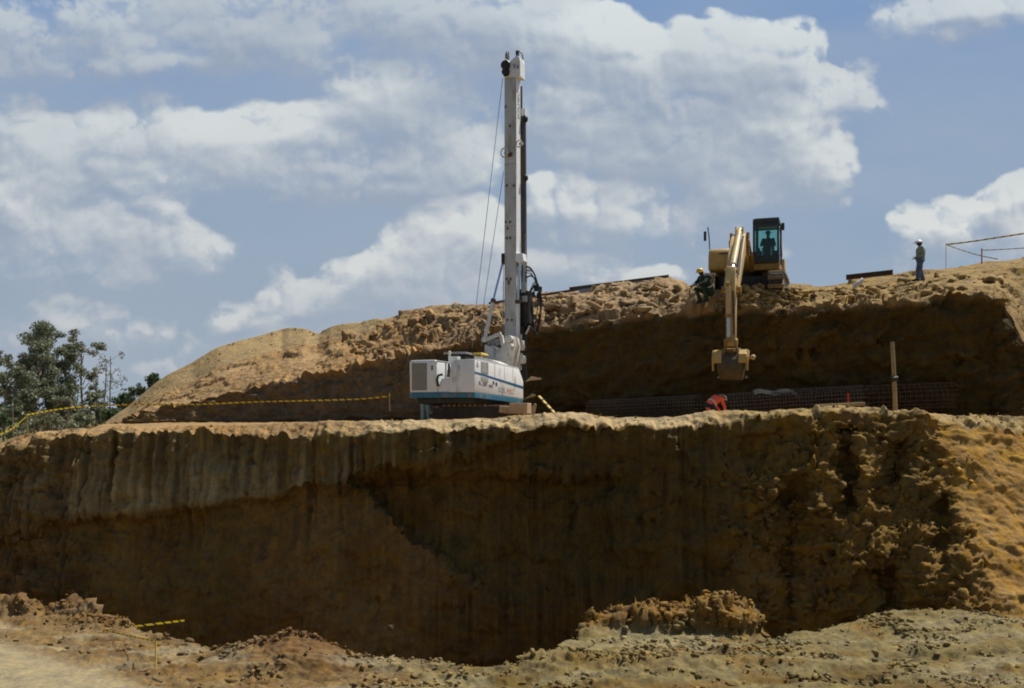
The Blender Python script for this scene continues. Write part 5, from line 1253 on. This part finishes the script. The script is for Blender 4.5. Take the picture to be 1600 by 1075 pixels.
ibeam(P(1322, 433.5, 43.6), P(1395, 425.5, 43.0), .17, .22, 'rust', 'short rusty steel beam lying between the excavator and the standing worker')
def crumple(name, c0, sx, sy, sz, m, label, cat, seed, rz=0., rx=0., ry=0.):
    bm_ = bmesh.new(); bmesh.ops.create_icosphere(bm_, subdivisions=3, radius=1)
    pts = np.array([v.co[:] for v in bm_.verts]); nn = fbm(pts*1.6+seed*7, 4, seed)
    for v, n_ in zip(bm_.verts, nn): v.co = v.co*(1+.35*float(n_)); v.co.x *= sx; v.co.y *= sy; v.co.z *= sz
    me = bpy.data.meshes.new(name); bm_.to_mesh(me); bm_.free(); me.materials.append(MATS[m]); o = bpy.data.objects.new(name, me); COL.objects.link(o)
    o.location = c0; o.rotation_euler = (rx, ry, rz); return tag(o, label, cat)
crumple('sack', P(1341, 443, 41.0), .30, .12, .11, 'white_plastic', 'white plastic sack on the rubble below the rusty beam', 'sack', 3, 0, 0, R(-38))
crumple('litter', P(444, 580, 57.5), .16, .12, .10, 'white_plastic', 'small white scrap lying on the left hillside', 'litter', 5)
crumple('red_can', P(610, 981, 30.5), .10, .07, .09, 'rust', 'small red object low in the shaded pit wall', 'litter', 6)

# ------------------------------------------------------------------ hazard tape
def tape(pts, w=.075, twist=0.):
    """a thin strip through the points; uv x runs in metres"""
    pts = [Vector(p) for p in pts]; n = 14; dense = catm(pts, n)
    vs, fs, us = [], [], []; L_ = 0
    for i, p in enumerate(dense):
        if i: L_ += (p-dense[i-1]).length
        a = twist*L_+.25*math.sin(L_*1.3)
        u_ = Vector((0, math.sin(a)*.8, math.cos(a)))
        vs += [p+u_*w/2, p-u_*w/2]; us.append(L_)
        if i: fs.append((2*i-2, 2*i-1, 2*i+1, 2*i))
    me = bpy.data.meshes.new('tape'); me.from_pydata([tuple(v) for v in vs], [], fs)
    uv = me.uv_layers.new(name='UVMap')
    for p_ in me.polygons:
        for li in p_.loop_indices:
            vi = me.loops[li].vertex_index; uv.data[li].uv = (us[vi//2], vi % 2)
    me.materials.append(MATS['tape']); o = bpy.data.objects.new('hazard_tape', me); COL.objects.link(o)
    s_ = o.modifiers.new('t', 'SOLIDIFY'); s_.thickness = .002; return o
o = tape([P(608, 616, 42), P(606, 619, 42), P(560, 623.5, 42.5), P(480, 626, 43), P(400, 628, 44), P(300, 632, 45), P(210, 632, 46), P(120, 636, 45), P(48, 647, 42), P(40, 652, 41), P(15, 672, 38.5), P(-30, 690, 37)], .062)
tag(o, 'yellow black striped tape stretched along the upper bank at left', 'tape')
o = tape([P(1478, 382, 43), P(1510, 378.5, 42.6), P(1560, 371, 42), P(1625, 361, 41)], .065); tag(o, 'upper yellow tape above the right end of the hill', 'tape')
o = tape([P(1478, 382, 43), P(1500, 390, 43.5), P(1530, 399, 44), P(1560, 405, 44.5)], .045); tag(o, 'slack tape sagging to the ground at the right end of the hill', 'tape')
o = tape([P(1534, 391, 45), P(1570, 389.5, 45), P(1625, 386, 45)], .04); tag(o, 'pale lower tape from the thin right stake', 'tape')
o = tape([P(288, 969.5, 29), P(250, 974, 28), P(200, 980, 27.2), P(160, 986, 26.6), P(135, 992, 26)], .055); tag(o, 'short taut yellow tape across the lower left pit edge', 'tape')
o = tape([P(160, 983, 25.2), P(190, 991, 24.4), P(243, 1002, 22.2)], .04); tag(o, 'slack tape lying from the short tape to the low stake', 'tape')
def stake(name, a, b_, r, m, label):
    q_ = MB(); q_.tube([a, b_], r, 8); o = q_.build(name, m, None, 0, True); return tag(o, label, 'stake')
stake('stake', P(243, 1052, 22.0), P(244, 1002, 22.15), .022, 'helmet_yellow', 'thin yellow stake near the lower left road edge')
stake('stake', P(609, 642, 42), P(608, 614, 42), .02, 'wood', 'wooden stake holding the right end of the long tape')
stake('stake', P(43, 700, 41), P(43, 649, 41), .02, 'wood', 'wooden stake holding the long tape beside the trees')
stake('stake', P(1478, 420, 43), P(1478, 380, 43), .012, 'wood', 'thin stake holding the upper tape right of the standing worker')
stake('stake', P(1534, 412, 45), P(1534, 388, 45), .03, 'red_paint', 'short reddish stake on the hill crest at the right edge')
q_ = MB(); a, b_ = P(238, 1062, 21.0), P(253, 1068, 20.8); q_.tube([a+Vector((0,0,.03)), b_+Vector((0,0,.03))], .025, 6); tag(q_.build('stick', 'rust_grey', None, 0, True), 'small dark stick at the foot of the yellow stake', 'stick')
# ------------------------------------------------------------------ trees
def leaves(cents, rads, dens, size, seed, droop=.3):
    rng = np.random.default_rng(seed); V, Fc = [], []
    C0, N0 = [], []
    for c_, r_ in zip(cents, rads):
        n = int(dens*r_**2)
        p = rng.normal(0, 1, (n, 3)); p /= np.linalg.norm(p, axis=1, keepdims=True); p *= (rng.random((n, 1))**.55)*r_*np.array([1, 1, .72])
        C0.append(np.array(c_)+p)
    C_ = np.concatenate(C0); n = len(C_)
    a = rng.normal(0, 1, (n, 3)); a[:, 2] -= droop; a /= np.linalg.norm(a, axis=1, keepdims=True)
    b = np.cross(a, rng.normal(0, 1, (n, 3))); b /= np.linalg.norm(b, axis=1, keepdims=True)
    s = size*(.6+.8*rng.random((n, 1)))
    V = np.stack([C_-a*s, C_+b*s*.38, C_+a*s, C_-b*s*.38], 1).reshape(-1, 3)
    return V, n
def mesh_from_quads(name, V, n, m, parent):
    me = bpy.data.meshes.new(name); me.vertices.add(len(V)); me.vertices.foreach_set('co', V.reshape(-1).astype(np.float32))
    me.loops.add(n*4); me.loops.foreach_set('vertex_index', np.arange(n*4, dtype=np.int32)); me.polygons.add(n)
    me.polygons.foreach_set('loop_start', (np.arange(n)*4).astype(np.int32)); me.polygons.foreach_set('loop_total', np.full(n, 4, np.int32)); me.update()
    me.materials.append(MATS[m]); o = bpy.data.objects.new(name, me); COL.objects.link(o); o.parent = parent; return o
def tree(px, ytop, d, wpx, label, leaf='leaf_grey', zb=-4.2, seed=1, kind='gum', dens=150, size=.16, group='trees beyond the left end of the site', bark='bark'):
    rg2 = random.Random(seed)
    x = (px-CX)/F*d; ht = (H0-ytop)/F*d-zb; w = wpx/F*d/2
    o = empty('tree' if kind != 'bush' else 'bush', (x, d, zb)); tag(o, label, 'tree' if kind != 'bush' else 'bush', group)
    tr = MB(); cents, rads = [], []
    if kind == 'gum':
        lean = rg2.uniform(-.5, .5); top = Vector((lean, 0, ht*.93))
        pts = [Vector((lean*t_+.15*math.sin(t_*5+seed), .1*math.cos(t_*4), ht*.93*t_)) for t_ in [k/7 for k in range(8)]]
        tr.tube(pts, [.16*(1-.8*k/7)*ht/12+.02 for k in range(8)], 8)
        nb = 15
        for k in range(nb):
            t_ = .30+.68*k/(nb-1); b0 = Vector((lean*t_, 0, ht*.93*t_)); an = rg2.uniform(0, 6.28); rr_ = w*rg2.uniform(.35, 1.0)*(1.0 if t_ < .8 else .7)*(.75 if t_ < .45 else 1)
            e_ = b0+Vector((math.cos(an)*rr_, math.sin(an)*rr_, rg2.uniform(.2, 1.2)))
            mid_ = (b0+e_)/2+Vector((0, 0, -.15)); tr.tube([b0-Vector((0, 0, .4)), mid_, e_], (.05, .035, .015), 5)
            for j in range(3):
                q_ = e_+Vector((rg2.uniform(-.7, .7), rg2.uniform(-.7, .7), rg2.uniform(-.5, .6))); tr.tube([e_, q_], (.015, .008), 4)
                cents.append(tuple(q_)); rads.append(rg2.uniform(.38, .80)*max(.6, w/2.6))
    elif kind == 'thin':
        lean = rg2.uniform(-.4, .4); pts = [Vector((lean*t_+.1*math.sin(t_*6+seed), 0, ht*.95*t_)) for t_ in [k/6 for k in range(7)]]
        tr.tube(pts, [.10*(1-.8*k/6)+.015 for k in range(7)], 7)
        for k in range(11):
            t_ = .35+.6*k/10; b0 = Vector((lean*t_, 0, ht*.95*t_)); an = rg2.uniform(0, 6.28); rr_ = w*rg2.uniform(.3, 1); e_ = b0+Vector((math.cos(an)*rr_, math.sin(an)*rr_, rg2.uniform(.3, .9)))
            tr.tube([b0, e_], (.03, .01), 4); cents.append(tuple(e_)); rads.append(rg2.uniform(.3, .6)); cents.append(tuple(e_+Vector((rg2.uniform(-.5, .5), 0, -.5)))); rads.append(rg2.uniform(.25, .45))
    else:
        for k in range(4): tr.tube([(rg2.uniform(-.3, .3), 0, 0), (rg2.uniform(-w, w)*.5, 0, ht*.6)], (.09, .03), 6)
        n = 26
        for k in range(n):
            an = rg2.uniform(0, 6.28); t_ = rg2.random()**.6; rr_ = w*math.sqrt(max(.05, 1-t_**2.2))*rg2.uniform(.2, .95)
            cents.append((math.cos(an)*rr_, math.sin(an)*rr_, ht*(.15+.75*t_))); rads.append(rg2.uniform(.45, .85)*max(.6, w/3))
        tr.tube([(0, 0, 0), (0, 0, ht*.7)], (.12, .04), 6)
    tr.build('trunk', bark, o, 0, True)
    V, n = leaves(cents, rads, dens, size, seed)
    mesh_from_quads('crown', V, n, leaf, o)
    return o
tree(78, 503, 96, 120, 'tallest grey-green gum tree with a ragged crown, above the pit rim at left', 'leaf_grey', seed=3, dens=300)
tree(95, 530, 97, 90, 'shorter full-crowned gum tree tucked behind the tallest one', 'leaf_grey', seed=51, dens=280)
tree(55, 560, 94, 90, 'broad full-crowned tree below and left of the tallest gum tree', 'leaf_grey', seed=52, dens=280)
tree(132, 521, 99, 66, 'second tallest slim tree with a small dark top, right of the tallest gum tree', 'leaf_brown', seed=8, kind='gum', dens=280)
tree(30, 553, 92, 60, 'lean tree with a small tuft, left of the tallest gum tree', 'leaf_brown', seed=12, dens=280)
tree(4, 575, 88, 80, 'dark ragged tree at the left picture edge', 'leaf_grey', seed=15, dens=380)
tree(-55, 560, 90, 110, 'broad grey-green tree just outside the left edge', 'leaf_grey', seed=16, dens=280)
tree(175, 549, 104, 44, 'sparse half-bare thin tree against the sky', 'leaf_dry', seed=21, kind='thin', dens=120, size=.13)
tree(160, 556, 102, 30, 'slender half-bare sapling left of the sparse thin tree', 'leaf_dry', seed=22, kind='thin', dens=100, size=.13)
tree(150, 600, 84, 64, 'round low bushy tree under the sparse thin trees', 'leaf_grey', seed=30, kind='bush', dens=380)
tree(192, 607, 86, 50, 'low bush between the round bush and the dark grove', 'leaf_dark', seed=31, kind='bush', dens=380)
tree(214, 588, 80, 60, 'dense dark green tree in front of the hill foot', 'leaf_dark', seed=33, kind='bush', dens=300)
tree(243, 571, 82, 52, 'highest dense dark green tree touching the hill slope', 'leaf_dark', seed=34, kind='bush', dens=460)
tree(272, 577, 84, 34, 'small green treetop showing over the hill slope', 'leaf_grey', seed=35, kind='bush', dens=280)
tree(100, 612, 82, 90, 'brownish understorey tree below the tallest gum tree', 'leaf_brown', seed=40, kind='bush', dens=300)
tree(40, 600, 80, 80, 'dark understorey tree at the foot of the lean tree', 'leaf_grey', seed=41, kind='bush', dens=280)
tree(-15, 628, 76, 90, 'low dark bush at the left picture edge', 'leaf_dark', seed=42, kind='bush', dens=280)
tree(180, 632, 74, 80, 'low shaded bush right above the pit rim', 'leaf_dark', seed=43, kind='bush', dens=380)
tree(70, 636, 74, 90, 'low shaded bush under the striped tape', 'leaf_brown', seed=44, kind='bush', dens=280)
tree(125, 640, 73, 80, 'low grey bush under the right part of the tape', 'leaf_grey', seed=45, kind='bush', dens=280)
for k, px in enumerate((20, 52, 88, 108, 136, 158)):
    q_ = MB(); d = 72+k*1.1; x = (px-CX)/F*d; q_.tube([(0, 0, 0), (.05, 0, 2.2), (.2*math.sin(k*2), 0, 4.2)], (.07, .055, .03), 7)
    o = q_.build('sapling', 'bark', None, 0, True); o.location = (x, d, -4.2); tag(o, 'pale leafless trunk '+('at the far left edge', 'just right of the tape stake', 'under the tallest gum tree', 'between the tallest and second tallest trees', 'under the second tallest tree', 'nearest the hill foot')[k], 'sapling', 'pale slender trunks among the bushes')
# small shrub on the crest
x0_ = P(712, 486, 57)
o = empty('shrub', x0_); tag(o, 'small grey-green shrub alone on the hill crest left of the mast', 'shrub')
q_ = MB()
for k in range(5): q_.tube([(0, 0, -.2), (math.cos(k*1.3)*.25, math.sin(k*1.3)*.25, .3)], (.02, .008), 4)
q_.build('stems', 'bark_dark', o)
V, n = leaves([(0, 0, .12), (.28, 0, .08), (-.28, 0, .06), (.1, .2, .18)], [.3, .25, .25, .22], 5200, .035, 77); mesh_from_quads('foliage', V, n, 'leaf_grey', o)
